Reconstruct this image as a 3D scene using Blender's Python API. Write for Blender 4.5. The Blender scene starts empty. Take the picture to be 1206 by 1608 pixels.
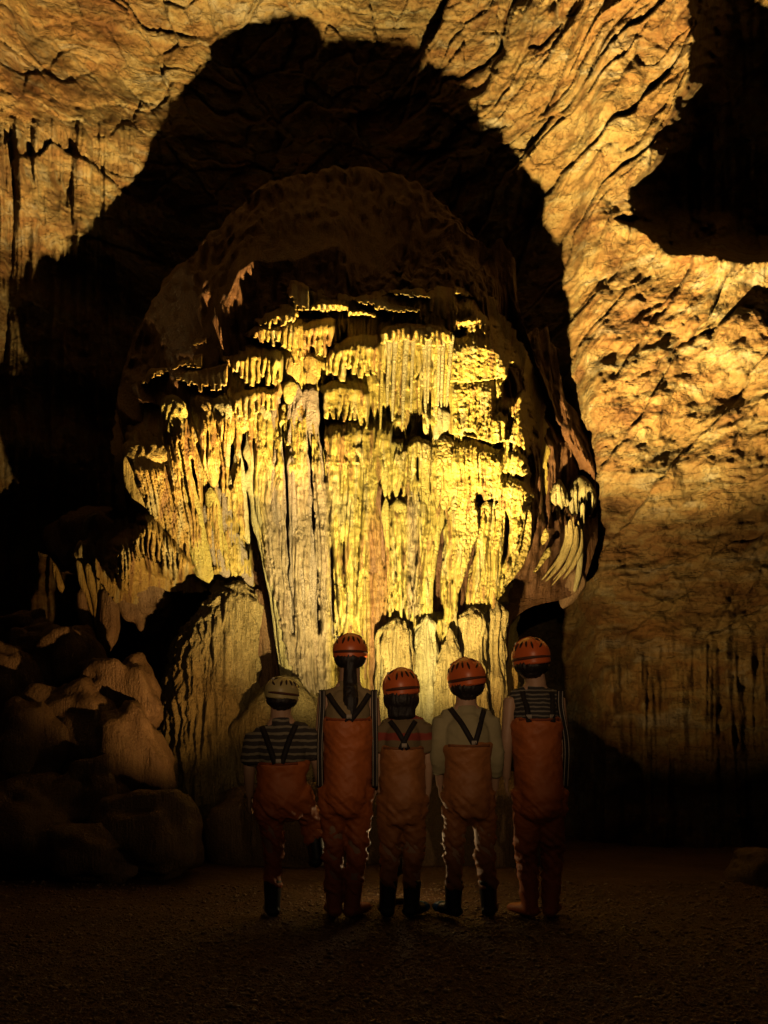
import bpy, bmesh, math, random
import numpy as np
from mathutils import Vector, Matrix
from mathutils.bvhtree import BVHTree

random.seed(7)
RNG = np.random.default_rng(7)
SC = bpy.context.scene
COL = SC.collection

# ------------------------------------------------------------------ camera
FPX, CX, HY, CAMZ = 1500.0, 603.0, 1147.0, 1.0        # photo focal length, centre and horizon in photo pixels
cam_d = bpy.data.cameras.new('camera')
cam_d.sensor_fit = 'VERTICAL'
cam_d.sensor_height = 36.0
cam_d.sensor_width = 27.0
cam_d.lens = FPX / 1608.0 * 36.0
cam_d.shift_y = (HY - 804.0) / 1608.0
cam_d.clip_start = 0.05
cam_d.clip_end = 200.0
cam = bpy.data.objects.new('camera', cam_d)
cam.location = (0, 0, CAMZ)
cam.rotation_euler = (math.radians(90), 0, 0)
COL.objects.link(cam)
SC.camera = cam

# ------------------------------------------------------------------ world: the dim light of the cave passage
world = bpy.data.worlds.new('World')
SC.world = world
world.use_nodes = True
bg = world.node_tree.nodes['Background']
bg.inputs[0].default_value = (1.0, 0.62, 0.34, 1)
bg.inputs[1].default_value = 0.018

# ------------------------------------------------------------------ lamps: a floodlight on the cave floor behind the children, plus added fill lamps
LAMP = Vector((0.07, 5.56, 0.30))


def spot(name, loc, aim, power, color, deg, blend, radius=0.035):
    d = bpy.data.lights.new(name, 'SPOT')
    d.energy = power
    d.color = color
    d.spot_size = math.radians(deg)
    d.spot_blend = blend
    d.shadow_soft_size = radius
    o = bpy.data.objects.new(name, d)
    o.location = loc
    o.rotation_euler = (Vector(aim) - Vector(loc)).to_track_quat('-Z', 'Y').to_euler()
    COL.objects.link(o)
    return o


spot_main = spot('flood_light', LAMP, (0.05, 5.56 + 1.0, 0.30 + 2.6), 2500, (1.0, 0.76, 0.33), 102, 1.0)
spill = bpy.data.lights.new('flood_light_spill', 'POINT')      # stray light from the lens, on the children's legs and the gravel
spill.energy = 4.0
spill.color = (1.0, 0.66, 0.3)
spill.shadow_soft_size = 0.05
spill_o = bpy.data.objects.new('flood_light_spill', spill)
spill_o.location = LAMP
COL.objects.link(spill_o)
for _nm, _az, _el, _w, _c, _sz in (('wall_fill_left', -47, 67, 13500, (1.0, 0.64, 0.24), 49), ('wall_fill_right', 51, 57, 17000, (1.0, 0.66, 0.24), 52), ('ceiling_fill', 15, 72, 7500, (1.0, 0.70, 0.28), 40),
                                   ('low_fill_right', 42, 34, 620, (1.0, 0.58, 0.21), 62), ('low_fill_left', -50, 31, 330, (1.0, 0.52, 0.17), 48)):  # fill beams added at the floodlight to brighten walls, ceiling and side rocks
    _a, _e = math.radians(_az), math.radians(_el)
    spot(_nm, LAMP, LAMP + Vector((math.sin(_a) * math.cos(_e), math.cos(_a) * math.cos(_e), math.sin(_e))), _w, _c, _sz, 1.0)
# unseen fill lamp added high behind the camera to brighten helmets and backs
spot_fill = spot('back_fill', (0.12, -0.6, 2.25), (0.12, 5.1, 1.62), 215, (1.0, 0.64, 0.34), 28, 1.0)

# ------------------------------------------------------------------ render settings
SC.view_settings.view_transform = 'Standard'
SC.view_settings.look = 'None'
SC.view_settings.exposure = 0.0
SC.view_settings.gamma = 1.0
SC.cycles.use_denoising = True
SC.cycles.max_bounces = 4
SC.cycles.diffuse_bounces = 0
SC.cycles.use_adaptive_sampling = True
SC.cycles.adaptive_threshold = 0.05
SC.cycles.sample_clamp_indirect = 4.0


# ================================================================== helpers
def P(px, py, y):
    px = np.asarray(px, float); py = np.asarray(py, float); y = np.asarray(y, float)
    return np.stack([(px - CX) * y / FPX, y + 0 * px, CAMZ + (HY - py) * y / FPX], -1)


_perm = RNG.permutation(256).astype(np.int64)
_perm = np.concatenate([_perm, _perm, _perm])
_g = RNG.normal(size=(256, 3)); _g /= np.linalg.norm(_g, axis=1)[:, None]


def noise3(x, y, z):
    x, y, z = np.broadcast_arrays(np.asarray(x, float), np.asarray(y, float), np.asarray(z, float))
    xi = np.floor(x).astype(np.int64); yi = np.floor(y).astype(np.int64); zi = np.floor(z).astype(np.int64)
    xf, yf, zf = x - xi, y - yi, z - zi
    u = xf * xf * xf * (xf * (xf * 6 - 15) + 10)
    v = yf * yf * yf * (yf * (yf * 6 - 15) + 10)
    w = zf * zf * zf * (zf * (zf * 6 - 15) + 10)
    xi &= 255; yi &= 255; zi &= 255

    def c(dx, dy, dz):
        h = _perm[_perm[_perm[(xi + dx) & 255] + ((yi + dy) & 255)] + ((zi + dz) & 255)]
        g = _g[h]
        return g[..., 0] * (xf - dx) + g[..., 1] * (yf - dy) + g[..., 2] * (zf - dz)
    x00 = c(0, 0, 0) + u * (c(1, 0, 0) - c(0, 0, 0))
    x10 = c(0, 1, 0) + u * (c(1, 1, 0) - c(0, 1, 0))
    x01 = c(0, 0, 1) + u * (c(1, 0, 1) - c(0, 0, 1))
    x11 = c(0, 1, 1) + u * (c(1, 1, 1) - c(0, 1, 1))
    a = x00 + v * (x10 - x00); b = x01 + v * (x11 - x01)
    return (a + w * (b - a)) * 1.5


def fbm(x, y, z, o=4, lac=2.1, gain=0.5):
    s = 0; a = 1.0; f = 1.0
    for i in range(o):
        s = s + a * noise3(x * f + 17.3 * i, y * f - 9.1 * i, z * f + 4.7 * i)
        a *= gain; f *= lac
    return s


def ridged(x, y, z, o=3, lac=2.1, gain=0.5):
    s = 0; a = 1.0; f = 1.0
    for i in range(o):
        s = s + a * (1 - 2 * np.abs(noise3(x * f + 31.7 * i, y * f + 5.3 * i, z * f - 8.9 * i)))
        a *= gain; f *= lac
    return s


def hash2(i, j, k=0):
    h = np.sin(i * 127.1 + j * 311.7 + k * 74.7) * 43758.5453
    return h - np.floor(h)


def worley2(x, y, seed=0):
    """F1, F2, id hash and offset to the nearest cell point"""
    xi = np.floor(x); yi = np.floor(y)
    f1 = np.full(x.shape, 9.0); f2 = np.full(x.shape, 9.0)
    idh = np.zeros(x.shape); ox = np.zeros(x.shape); oy = np.zeros(x.shape); idk = np.zeros(x.shape)
    for dx in (-1, 0, 1):
        for dy in (-1, 0, 1):
            cx = xi + dx; cy = yi + dy
            jx = cx + hash2(cx, cy, seed + 1); jy = cy + hash2(cx, cy, seed + 2)
            ddx = x - jx; ddy = y - jy
            d = np.sqrt(ddx * ddx + ddy * ddy)
            near = d < f1
            f2 = np.where(near, f1, np.minimum(f2, d))
            f1 = np.where(near, d, f1)
            idh = np.where(near, hash2(cx, cy, seed + 3), idh)
            idk = np.where(near, hash2(cx, cy, seed + 4), idk)
            ox = np.where(near, ddx, ox); oy = np.where(near, ddy, oy)
    return f1, f2, idh, idk, ox, oy


def grid_faces(nu, nv, wrap_u=False):
    """vertex index = v*nu+u"""
    uu = np.arange(nu if wrap_u else nu - 1)
    vv = np.arange(nv - 1)
    U, V = np.meshgrid(uu, vv)
    U = U.ravel(); V = V.ravel(); U2 = (U + 1) % nu
    return np.stack([V * nu + U, V * nu + U2, (V + 1) * nu + U2, (V + 1) * nu + U], 1)


def mesh_from(name, verts, quads, mat, parent=None, tris=None, smooth=True):
    me = bpy.data.meshes.new(name)
    verts = np.ascontiguousarray(verts, np.float32)
    loops = np.asarray(quads, np.int32).ravel()
    starts = np.arange(len(quads), dtype=np.int32) * 4
    if tris is not None and len(tris):
        t = np.asarray(tris, np.int32)
        starts = np.concatenate([starts, len(loops) + np.arange(len(t), dtype=np.int32) * 3])
        loops = np.concatenate([loops, t.ravel()])
    base = np.zeros(3)
    if parent is not None and parent.name == 'flowstone_formation':
        verts = keep_in_cone(verts, name not in ('flowstone_body', 'flowstone_face'))
    if parent is not None:
        base = np.array(parent.location)
        verts = verts - base.astype(np.float32)
    me.vertices.add(len(verts)); me.vertices.foreach_set('co', verts.ravel())
    me.loops.add(len(loops)); me.loops.foreach_set('vertex_index', loops.astype(np.int32))
    me.polygons.add(len(starts)); me.polygons.foreach_set('loop_start', starts.astype(np.int32))
    me.update(calc_edges=True)
    me.validate()
    if smooth:
        me.polygons.foreach_set('use_smooth', np.ones(len(me.polygons), bool))
    if mat is not None:
        me.materials.append(mat)
    o = bpy.data.objects.new(name, me)
    COL.objects.link(o)
    if parent is not None:
        o.parent = parent
    return o


def empty(name, loc=(0, 0, 0), label=None, cat=None, group=None):
    o = bpy.data.objects.new(name, None)
    o.location = loc
    o.empty_display_size = 0.1
    COL.objects.link(o)
    tag(o, label, cat, group)
    return o


def tag(o, label=None, cat=None, group=None, kind=None):
    if label: o['label'] = label
    if cat: o['category'] = cat
    if group: o['group'] = group
    if kind: o['kind'] = kind
    return o


def resample(pts, n):
    pts = np.asarray(pts, float)
    seg = np.linalg.norm(np.diff(pts[:, :2], axis=0), axis=1)
    s = np.concatenate([[0], np.cumsum(seg)])
    t = np.linspace(0, s[-1], n)
    # smooth (pchip-like) interpolation: cubic Hermite with finite-difference tangents
    out = np.zeros((n, pts.shape[1]))
    m = np.zeros_like(pts)
    m[1:-1] = (pts[2:] - pts[:-2]) / (s[2:] - s[:-2])[:, None]
    m[0] = (pts[1] - pts[0]) / (s[1] - s[0]); m[-1] = (pts[-1] - pts[-2]) / (s[-1] - s[-2])
    k = np.clip(np.searchsorted(s, t, side='right') - 1, 0, len(s) - 2)
    h = (s[k + 1] - s[k]); x = (t - s[k]) / h
    h00 = 2 * x**3 - 3 * x**2 + 1; h10 = x**3 - 2 * x**2 + x; h01 = -2 * x**3 + 3 * x**2; h11 = x**3 - x**2
    for d in range(pts.shape[1]):
        out[:, d] = h00 * pts[k, d] + h10 * h * m[k, d] + h01 * pts[k + 1, d] + h11 * h * m[k + 1, d]
    return out, s[-1]


# ================================================================== materials
def new_mat(name):
    m = bpy.data.materials.new(name)
    m.use_nodes = True
    nt = m.node_tree
    return m, nt, nt.nodes['Principled BSDF']


def N(nt, kind, **kw):
    n = nt.nodes.new(kind)
    for k, v in kw.items():
        setattr(n, k, v)
    return n


def mapped(nt, scale):
    g = N(nt, 'ShaderNodeNewGeometry')
    mp = N(nt, 'ShaderNodeMapping')
    mp.inputs['Scale'].default_value = scale
    nt.links.new(g.outputs['Position'], mp.inputs['Vector'])
    return mp.outputs['Vector']


def noise_node(nt, vec, scale, detail=5, rough=0.6, dist=0.0):
    n = N(nt, 'ShaderNodeTexNoise')
    n.inputs['Scale'].default_value = scale
    n.inputs['Detail'].default_value = detail
    n.inputs['Roughness'].default_value = rough
    n.inputs['Distortion'].default_value = dist
    nt.links.new(vec, n.inputs['Vector'])
    return n.outputs['Fac']


def ramp(nt, fac, stops):
    r = N(nt, 'ShaderNodeValToRGB')
    el = r.color_ramp.elements
    while len(el) > 1: el.remove(el[-1])
    el[0].position = stops[0][0]; el[0].color = (*stops[0][1], 1)
    for p, c in stops[1:]:
        e = el.new(p); e.color = (*c, 1)
    nt.links.new(fac, r.inputs['Fac'])
    return r.outputs['Color']


def mix(nt, fac, a, b, mode='MIX'):
    m = N(nt, 'ShaderNodeMix', data_type='RGBA', blend_type=mode)
    if isinstance(fac, (int, float)): m.inputs['Factor'].default_value = fac
    else: nt.links.new(fac, m.inputs['Factor'])
    for s, v in (('A', a), ('B', b)):
        sock = [i for i in m.inputs if i.name == s and i.type == 'RGBA'][0]
        if isinstance(v, tuple): sock.default_value = (*v, 1)
        else: nt.links.new(v, sock)
    return [o for o in m.outputs if o.type == 'RGBA'][0]


def math_n(nt, op, a, b=0.0):
    m = N(nt, 'ShaderNodeMath', operation=op)
    for i, v in enumerate((a, b)):
        if isinstance(v, (int, float)): m.inputs[i].default_value = v
        else: nt.links.new(v, m.inputs[i])
    return m.outputs[0]


def bump(nt, h, dist, strength=1.0, normal=None):
    b = N(nt, 'ShaderNodeBump')
    b.inputs['Distance'].default_value = dist
    b.inputs['Strength'].default_value = strength
    nt.links.new(h, b.inputs['Height'])
    if normal is not None: nt.links.new(normal, b.inputs['Normal'])
    return b.outputs['Normal']


def rock(name, cols, streak=(9, 9, 1.2), grain=1.0, popcorn=0.0, flute=0.0, rough=0.6, speck=None, ripple=0.0):
    """cols: dark crevice tint, main, second, pale"""
    m, nt, b = new_mat(name)
    v_s = mapped(nt, streak)
    v_i = mapped(nt, (1, 1, 1))
    n1 = noise_node(nt, v_s, 1.0, 4, 0.62, 0.3)
    n2 = noise_node(nt, v_i, 3.1, 4, 0.6, 0.4)
    c = ramp(nt, n1, [(0.28, cols[0]), (0.43, cols[1]), (0.58, cols[2]), (0.75, cols[3])])
    c2 = ramp(nt, n2, [(0.3, cols[1]), (0.5, cols[2]), (0.68, cols[0])])
    col = mix(nt, 0.42, c, c2)
    ng = noise_node(nt, v_i, 95.0, 3, 0.7)
    dirt = ramp(nt, ng, [(0.3, (0.45, 0.38, 0.3)), (0.52, (1, 1, 1))])
    col = mix(nt, 0.75, col, dirt, 'MULTIPLY')
    if speck:
        nsp = noise_node(nt, v_i, 190.0, 2, 0.8)
        sp = ramp(nt, nsp, [(0.6, (0, 0, 0)), (0.66, (1, 1, 1))])
        col = mix(nt, sp, col, speck)
    nt.links.new(col, b.inputs['Base Color'])
    rr = N(nt, 'ShaderNodeMapRange')
    rr.inputs['To Min'].default_value = rough - 0.18; rr.inputs['To Max'].default_value = rough + 0.2
    nt.links.new(n2, rr.inputs['Value']); nt.links.new(rr.outputs[0], b.inputs['Roughness'])
    b.inputs['Specular IOR Level'].default_value = 0.35
    nrm = bump(nt, n2, 0.035, 0.6)
    if flute:
        nf = noise_node(nt, mapped(nt, (42, 42, 3.0)), 1.0, 3, 0.6)
        nrm = bump(nt, nf, 0.03 * flute, 1.0, nrm)
    if ripple:
        nw = noise_node(nt, mapped(nt, (30, 30, 55)), 1.0, 3, 0.6, 0.6)
        nrm = bump(nt, nw, 0.022 * ripple, 1.0, nrm)
    if popcorn:
        vo = N(nt, 'ShaderNodeTexVoronoi', feature='SMOOTH_F1')
        vo.inputs['Scale'].default_value = 30.0
        vo.inputs['Smoothness'].default_value = 0.3
        nt.links.new(v_i, vo.inputs['Vector'])
        inv = math_n(nt, 'SUBTRACT', 1.0, vo.outputs['Distance'])
        nrm = bump(nt, inv, 0.028 * popcorn, 1.0, nrm)
    nrm = bump(nt, noise_node(nt, v_i, 60.0, 3, 0.75), 0.014 * grain, 1.0, nrm)
    nt.links.new(nrm, b.inputs['Normal'])
    return m


MAT = {
    'Y': rock('calcite_yellow', ((0.178, 0.118, 0.024), (0.367, 0.296, 0.065), (0.438, 0.367, 0.094), (0.474, 0.420, 0.178)), flute=0.5, ripple=0.5),
    'O': rock('calcite_orange', ((0.178, 0.089, 0.018), (0.355, 0.237, 0.059), (0.402, 0.284, 0.077), (0.426, 0.355, 0.154)), flute=0.9),
    'M': rock('calcite_mauve', ((0.144, 0.096, 0.064), (0.256, 0.200, 0.132), (0.288, 0.232, 0.148), (0.336, 0.288, 0.200)), flute=0.4, grain=1.5, speck=(0.440, 0.400, 0.304)),
    'C': rock('calcite_cream', ((0.178, 0.136, 0.047), (0.367, 0.320, 0.130), (0.414, 0.367, 0.178), (0.450, 0.414, 0.249)), flute=0.4, ripple=0.3),
    'P': rock('calcite_popcorn', ((0.190, 0.118, 0.024), (0.367, 0.278, 0.065), (0.426, 0.343, 0.094), (0.462, 0.402, 0.166)), popcorn=1.0, streak=(4, 4, 1.5)),
    'R': rock('calcite_rust', ((0.094, 0.042, 0.018), (0.202, 0.101, 0.042), (0.272, 0.160, 0.071), (0.308, 0.225, 0.106)), flute=1.4),
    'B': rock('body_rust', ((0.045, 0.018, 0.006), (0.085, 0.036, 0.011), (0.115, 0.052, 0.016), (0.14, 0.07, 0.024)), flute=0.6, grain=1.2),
    'K': rock('stump_tan', ((0.160, 0.100, 0.027), (0.347, 0.266, 0.094), (0.400, 0.320, 0.120), (0.439, 0.373, 0.186)), flute=1.2, ripple=0.4),
    'T': rock('mound_tan', ((0.133, 0.086, 0.027), (0.293, 0.220, 0.080), (0.347, 0.266, 0.100), (0.366, 0.306, 0.147)), flute=1.6, ripple=0.8),
    'G': rock('boulder_brown', ((0.089, 0.052, 0.026), (0.192, 0.118, 0.059), (0.244, 0.155, 0.074), (0.281, 0.200, 0.104)), flute=0.5, rough=0.5),
}


def wall_material():
    m, nt, b = new_mat('cave_wall_limestone')
    pos = mapped(nt, (1, 1, 1))
    # strata run up to the right: rotate, then stretch
    g = N(nt, 'ShaderNodeNewGeometry')
    mp = N(nt, 'ShaderNodeMapping')
    mp.inputs['Rotation'].default_value = (0, math.radians(48), 0)
    mp.inputs['Scale'].default_value = (1.1, 3.0, 6.0)
    nt.links.new(g.outputs['Position'], mp.inputs['Vector'])
    n_str = noise_node(nt, mp.outputs['Vector'], 1.0, 6, 0.65, 0.8)
    n_big = noise_node(nt, pos, 0.55, 4, 0.55, 0.6)
    n_mid = noise_node(nt, pos, 2.4, 6, 0.62, 0.5)
    n_fine = noise_node(nt, pos, 38.0, 5, 0.75)
    base = ramp(nt, n_big, [(0.34, (0.135, 0.054, 0.014)), (0.45, (0.171, 0.087, 0.022)), (0.55, (0.182, 0.135, 0.047)), (0.66, (0.151, 0.072, 0.018))])
    pale = ramp(nt, n_str, [(0.30, (0.064, 0.026, 0.008)), (0.43, (0.160, 0.090, 0.026)), (0.55, (0.205, 0.160, 0.064)), (0.68, (0.256, 0.256, 0.192))])
    col = mix(nt, 0.62, base, pale)
    blot = ramp(nt, n_mid, [(0.34, (0.50, 0.36, 0.26)), (0.50, (1, 1, 1)), (0.72, (1, 0.93, 0.8))])
    col = mix(nt, 0.75, col, blot, 'MULTIPLY')
    spk = ramp(nt, n_fine, [(0.32, (0.42, 0.34, 0.26)), (0.5, (1, 1, 1))])
    col = mix(nt, 0.6, col, spk, 'MULTIPLY')
    nt.links.new(col, b.inputs['Base Color'])
    b.inputs['Roughness'].default_value = 0.72
    b.inputs['Specular IOR Level'].default_value = 0.3
    nrm = bump(nt, n_str, 0.06, 0.8)
    nrm = bump(nt, n_mid, 0.07, 0.8, nrm)
    vo = N(nt, 'ShaderNodeTexVoronoi', feature='DISTANCE_TO_EDGE')
    vo.inputs['Scale'].default_value = 1.3
    dv = N(nt, 'ShaderNodeMix', data_type='VECTOR')
    nz = N(nt, 'ShaderNodeTexNoise'); nz.inputs['Scale'].default_value = 2.2; nz.inputs['Detail'].default_value = 6
    nt.links.new(mp.outputs['Vector'], nz.inputs['Vector'])
    sc = N(nt, 'ShaderNodeVectorMath', operation='MULTIPLY_ADD')
    sc.inputs[1].default_value = (0.9, 0.9, 0.9)
    nt.links.new(nz.outputs['Color'], sc.inputs[0]); nt.links.new(mp.outputs['Vector'], sc.inputs[2])
    nt.links.new(sc.outputs[0], vo.inputs['Vector'])
    crack = N(nt, 'ShaderNodeMapRange'); crack.inputs['From Max'].default_value = 0.06
    nt.links.new(vo.outputs['Distance'], crack.inputs['Value'])
    nrm = bump(nt, crack.outputs[0], 0.03, 0.6, nrm)
    nrm = bump(nt, n_fine, 0.022, 0.9, nrm)
    nt.links.new(nrm, b.inputs['Normal'])
    return m


MAT['W'] = wall_material()


def relief_material():
    m, nt, b = new_mat('flowstone_relief')
    at = N(nt, 'ShaderNodeAttribute'); at.attribute_name = 'tint'
    v_i = mapped(nt, (1, 1, 1))
    n1 = noise_node(nt, mapped(nt, (26, 26, 2.4)), 1.0, 4, 0.65, 0.3)
    n3 = noise_node(nt, v_i, 85.0, 3, 0.75)
    st = ramp(nt, n1, [(0.28, (0.58, 0.46, 0.34)), (0.44, (1, 0.97, 0.9)), (0.60, (1.05, 1.03, 1.0)), (0.74, (1.25, 1.22, 1.3))])
    col = mix(nt, 0.8, at.outputs['Color'], st, 'MULTIPLY')
    d = ramp(nt, n3, [(0.33, (0.48, 0.40, 0.32)), (0.50, (1, 1, 1)), (0.68, (1.12, 1.1, 1.08))])
    col = mix(nt, 0.8, col, d, 'MULTIPLY')
    nt.links.new(col, b.inputs['Base Color'])
    b.inputs['Roughness'].default_value = 0.55
    b.inputs['Specular IOR Level'].default_value = 0.35
    nrm = bump(nt, n1, 0.022, 0.9)
    nrm = bump(nt, n3, 0.009, 1.0, nrm)
    nt.links.new(nrm, b.inputs['Normal'])
    return m


MAT['REL'] = relief_material()


# ================================================================== cave wall
def wall_depth(px, py):
    u = np.interp(px, [-1300, -700, -300, 0, 235, 440, 600, 800, 900, 945, 1053, 1206, 1500, 1900, 2500],
                  [3.2, 5.6, 7.6, 8.9, 9.8, 10.2, 10.2, 9.8, 9.35, 8.95, 8.75, 8.45, 7.6, 6.0, 3.4])
    v = np.interp(py, [-900, -300, 0, 300, 700, 1100, 1500], [0.62, 0.90, 0.985, 1.0, 1.0, 0.985, 0.97])
    return u * v


def smooth01(x):
    x = np.clip(x, 0, 1); return x * x * (3 - 2 * x)


def poly_sdf(px, py, poly):
    """signed distance in pixels, positive inside"""
    poly = np.asarray(poly, float); n = len(poly)
    d = np.full(px.shape, 1e9); inside = np.zeros(px.shape, bool)
    for i in range(n):
        x1, y1 = poly[i]; x2, y2 = poly[(i + 1) % n]
        ex, ey = x2 - x1, y2 - y1
        t = np.clip(((px - x1) * ex + (py - y1) * ey) / (ex * ex + ey * ey), 0, 1)
        d = np.minimum(d, np.hypot(px - x1 - t * ex, py - y1 - t * ey))
        c = ((y1 > py) != (y2 > py)) & (px < (x2 - x1) * (py - y1) / (y2 - y1 + 1e-9) + x1)
        inside ^= c
    return np.where(inside, d, -d)


def build_wall():
    # finer inside the view
    us = np.concatenate([np.linspace(-1300, -60, 60, endpoint=False), np.linspace(-60, 1266, 640), np.linspace(1270, 2500, 60)])
    vs = np.concatenate([np.linspace(-900, -40, 50, endpoint=False), np.linspace(-40, 1000, 500), np.linspace(1004, 1560, 90)])
    U, V = np.meshgrid(us, vs)
    D = wall_depth(U, V)
    # soften the table's kinks
    for _ in range(6):
        D[:, 1:-1] = (D[:, :-2] + 2 * D[:, 1:-1] + D[:, 2:]) / 4
    q = P(U, V, D)
    X, Y, Z = q[..., 0], q[..., 1], q[..., 2]
    h = np.zeros_like(D)
    # broad undulation
    h += 0.42 * fbm(X * 0.42, Y * 0.42, Z * 0.42, 3)
    # slabs, mostly upper left: tilted plates with stepped edges
    a = X + 0.35 * fbm(X * 0.9, 3, Z * 0.9, 3); b = Z + 0.30 * fbm(X * 0.9, 8, Z * 0.9, 3)
    f1, f2, i1, i2, ox, oy = worley2(a * 0.95 + 3, b * 1.35 + 1, 5)
    edge = smooth01((f2 - f1) / 0.08)
    slab = (i1 - 0.5) * 0.26 + ox * (i2 - 0.5) * 0.28 + oy * (i1 - 0.35) * 0.22 - 0.03 * (1 - edge)
    f1b, f2b, j1, j2, oxb, oyb = worley2(a * 2.6, b * 3.6, 11)
    slab2 = (j1 - 0.5) * 0.085 + oxb * (j2 - 0.5) * 0.1 - 0.03 * (1 - smooth01((f2b - f1b) / 0.1))
    w_slab = np.clip(1.05 - np.abs(U - 380) / 620, 0.2, 1) * np.clip(1.3 - V / 420, 0.15, 1)
    h += w_slab * (slab + slab2)
    # strata running up to the right, upper right
    th = math.radians(47)
    s_al = X * math.cos(th) + Z * math.sin(th); s_ac = -X * math.sin(th) + Z * math.cos(th)
    warp = 0.25 * fbm(X * 0.8, 2.2, Z * 0.8, 4)
    f1c, f2c, k1, k2, oxc, oyc = worley2(s_al * 0.55 + warp, (s_ac + warp) * 2.3, 21)
    strata = (k1 - 0.5) * 0.22 + oyc * (k2 - 0.25) * 0.30 - 0.05 * (1 - smooth01((f2c - f1c) / 0.09))
    f1d, f2d, k3, k4, oxd, oyd = worley2(s_al * 1.6 + warp * 2, (s_ac + warp) * 6.5, 27)
    strata += (k3 - 0.5) * 0.07 + oyd * (k4 - 0.4) * 0.08
    strata += 0.05 * ridged(s_al * 0.8, 4.4, (s_ac + warp) * 4.5, 3)
    w_st = smooth01((U - 560) / 160) * np.clip(1.25 - V / 900, 0.3, 1)
    h += w_st * strata
    # flowing, near-horizontal folds lower right
    w_fo = smooth01((U - 880) / 80) * smooth01((V - 380) / 160)
    fo = 0.09 * ridged(X * 0.8 + 0.3 * Z, 1.7, Z * 2.2 - X * 0.7 + warp * 2, 4) + 0.05 * fbm(X * 4, Y * 4, Z * 5, 4)
    h += w_fo * fo
    # vertical curtains on the left wall and low on the right
    w_cu = smooth01((260 - U) / 120) * smooth01((V - 170) / 60)
    flute = ridged(X * 5.5 + 0.5 * warp, Y * 2, Z * 0.28, 3)
    h += w_cu * (0.15 * flute + 0.10 * np.sin(Z * 5.2 + X * 1.3 + 2 * warp))
    w_cr = smooth01((U - 1040) / 80) * smooth01((460 - V) / 80) * smooth01((V - 200) / 80) + smooth01((V - 980) / 80) * smooth01((U - 900) / 60)
    h += w_cr * 0.10 * ridged(X * 4.5, Y * 3, Z * 0.25, 3)
    # recess added behind a sharp leaning edge, to shade the upper right
    al = poly_sdf(U + 24 * fbm(X * 1.8, 1, Z * 1.8, 5), V + 24 * fbm(X * 1.8, 5, Z * 1.8, 5), [(1088, 30), (1120, -300), (1600, -300), (1600, 430), (1206, 418), (1110, 400), (1030, 382), (962, 345), (1000, 280), (1045, 170)])
    h -= 3.4 * smooth01(al / 60)
    h += 0.10 * np.exp(-(al / 20.0) ** 2)
    h += smooth01(al / 55) * (0.22 * fbm(X * 2.2, Y * 2.2, Z * 1.1, 4) + 0.14 * ridged(X * 3.2, Y * 2, Z * 0.4, 3))
    # rough grain of the rock
    h += 0.05 * fbm(X * 3.1, Y * 3.1, Z * 3.1, 5, 2.1, 0.58)
    D2 = D - h
    q = P(U, V, D2)
    q[..., 2] = np.maximum(q[..., 2], -0.4)
    o = mesh_from('cave_wall', q.reshape(-1, 3), grid_faces(len(us), len(vs)), MAT['W'])
    tag(o, 'rough ochre limestone wall rising behind the formation', None, None, 'structure')
    return U, V, D2


WU, WV, WD = build_wall()
print('wall', len(WU.ravel()))


def wall_at(px, py):
    us = WU[0]; vs = WV[:, 0]
    i = np.clip(np.searchsorted(us, px), 4, len(us) - 5); j = np.clip(np.searchsorted(vs, py), 4, len(vs) - 5)
    return np.array([WD[b - 4:b + 5, a - 4:a + 5].mean() for a, b in zip(i, j)])


# ================================================================== flowstone formation
def D0(px, py):
    px = np.asarray(px, float); py = np.asarray(py, float)
    y = 7.66 + 0.40 * np.clip((700 - py) / 260, -0.1, 1.2) + 0.85 * np.clip((px - 640) / 300, 0, 1.2) ** 1.8 + 0.10 * np.exp(-((px - 400) / 40) ** 2) - 0.18 * np.clip((330 - px) / 110, 0, 1) * np.clip((py - 595) / 90, 0, 1)
    for _ in range(2):
        l = cone_limit(px, py, y)
        y = y + np.where((l > y - 0.10) & (l < y + 1.0), np.maximum(l + 0.10 - y, 0), 0) * smooth01((730 - py) / 110)
    return y


FORM = empty('flowstone_formation', (0, 7.6, 0), 'huge yellow flowstone formation with fluted columns and draperies, lit from below', 'rock formation')

Lp = np.array(LAMP)

# shadow edge that the formation throws on the wall, in photo pixels, from left to right
SHADOW = [(8, 560), (5, 500), (8, 452), (55, 428), (95, 402), (125, 368), (165, 325), (228, 255), (238, 175), (275, 118), (335, 64),
          (440, 22), (503, 26), (522, 50), (600, 60), (645, 68), (690, 108), (750, 124), (772, 165), (800, 190), (832, 205), (878, 245),
          (886, 290), (893, 345), (892, 440), (915, 520), (925, 590), (934, 680), (936, 730), (940, 790)]


_tmp = np.array(SHADOW, float)
_tmp, _ = resample(_tmp, 240)
_W = P(_tmp[:, 0], _tmp[:, 1], wall_at(_tmp[:, 0], _tmp[:, 1]))
_phi = (_W[:, 0] - Lp[0]) / (_W[:, 2] - Lp[2]); _rr = (_W[:, 2] - Lp[2]) / (_W[:, 1] - Lp[1])
_o = np.argsort(_phi); _phi, _rr = _phi[_o], _rr[_o]


def cone_limit(px, py, y):
    """nearest depth at which a point seen at this spot stays inside the shadow outline on the wall"""
    v = (HY - py) / FPX; u = (px - CX) / FPX
    phi = (u * y - Lp[0]) / np.maximum(CAMZ + v * y - Lp[2], 0.05)
    r = np.interp(phi, _phi, _rr)
    y2 = (r * Lp[1] + CAMZ - Lp[2]) / np.maximum(r - v, 0.05)
    return np.where((phi > _phi[0]) & (phi < _phi[-1]) & (CAMZ + v * y - Lp[2] > 0.6), y2, 0.0)


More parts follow.
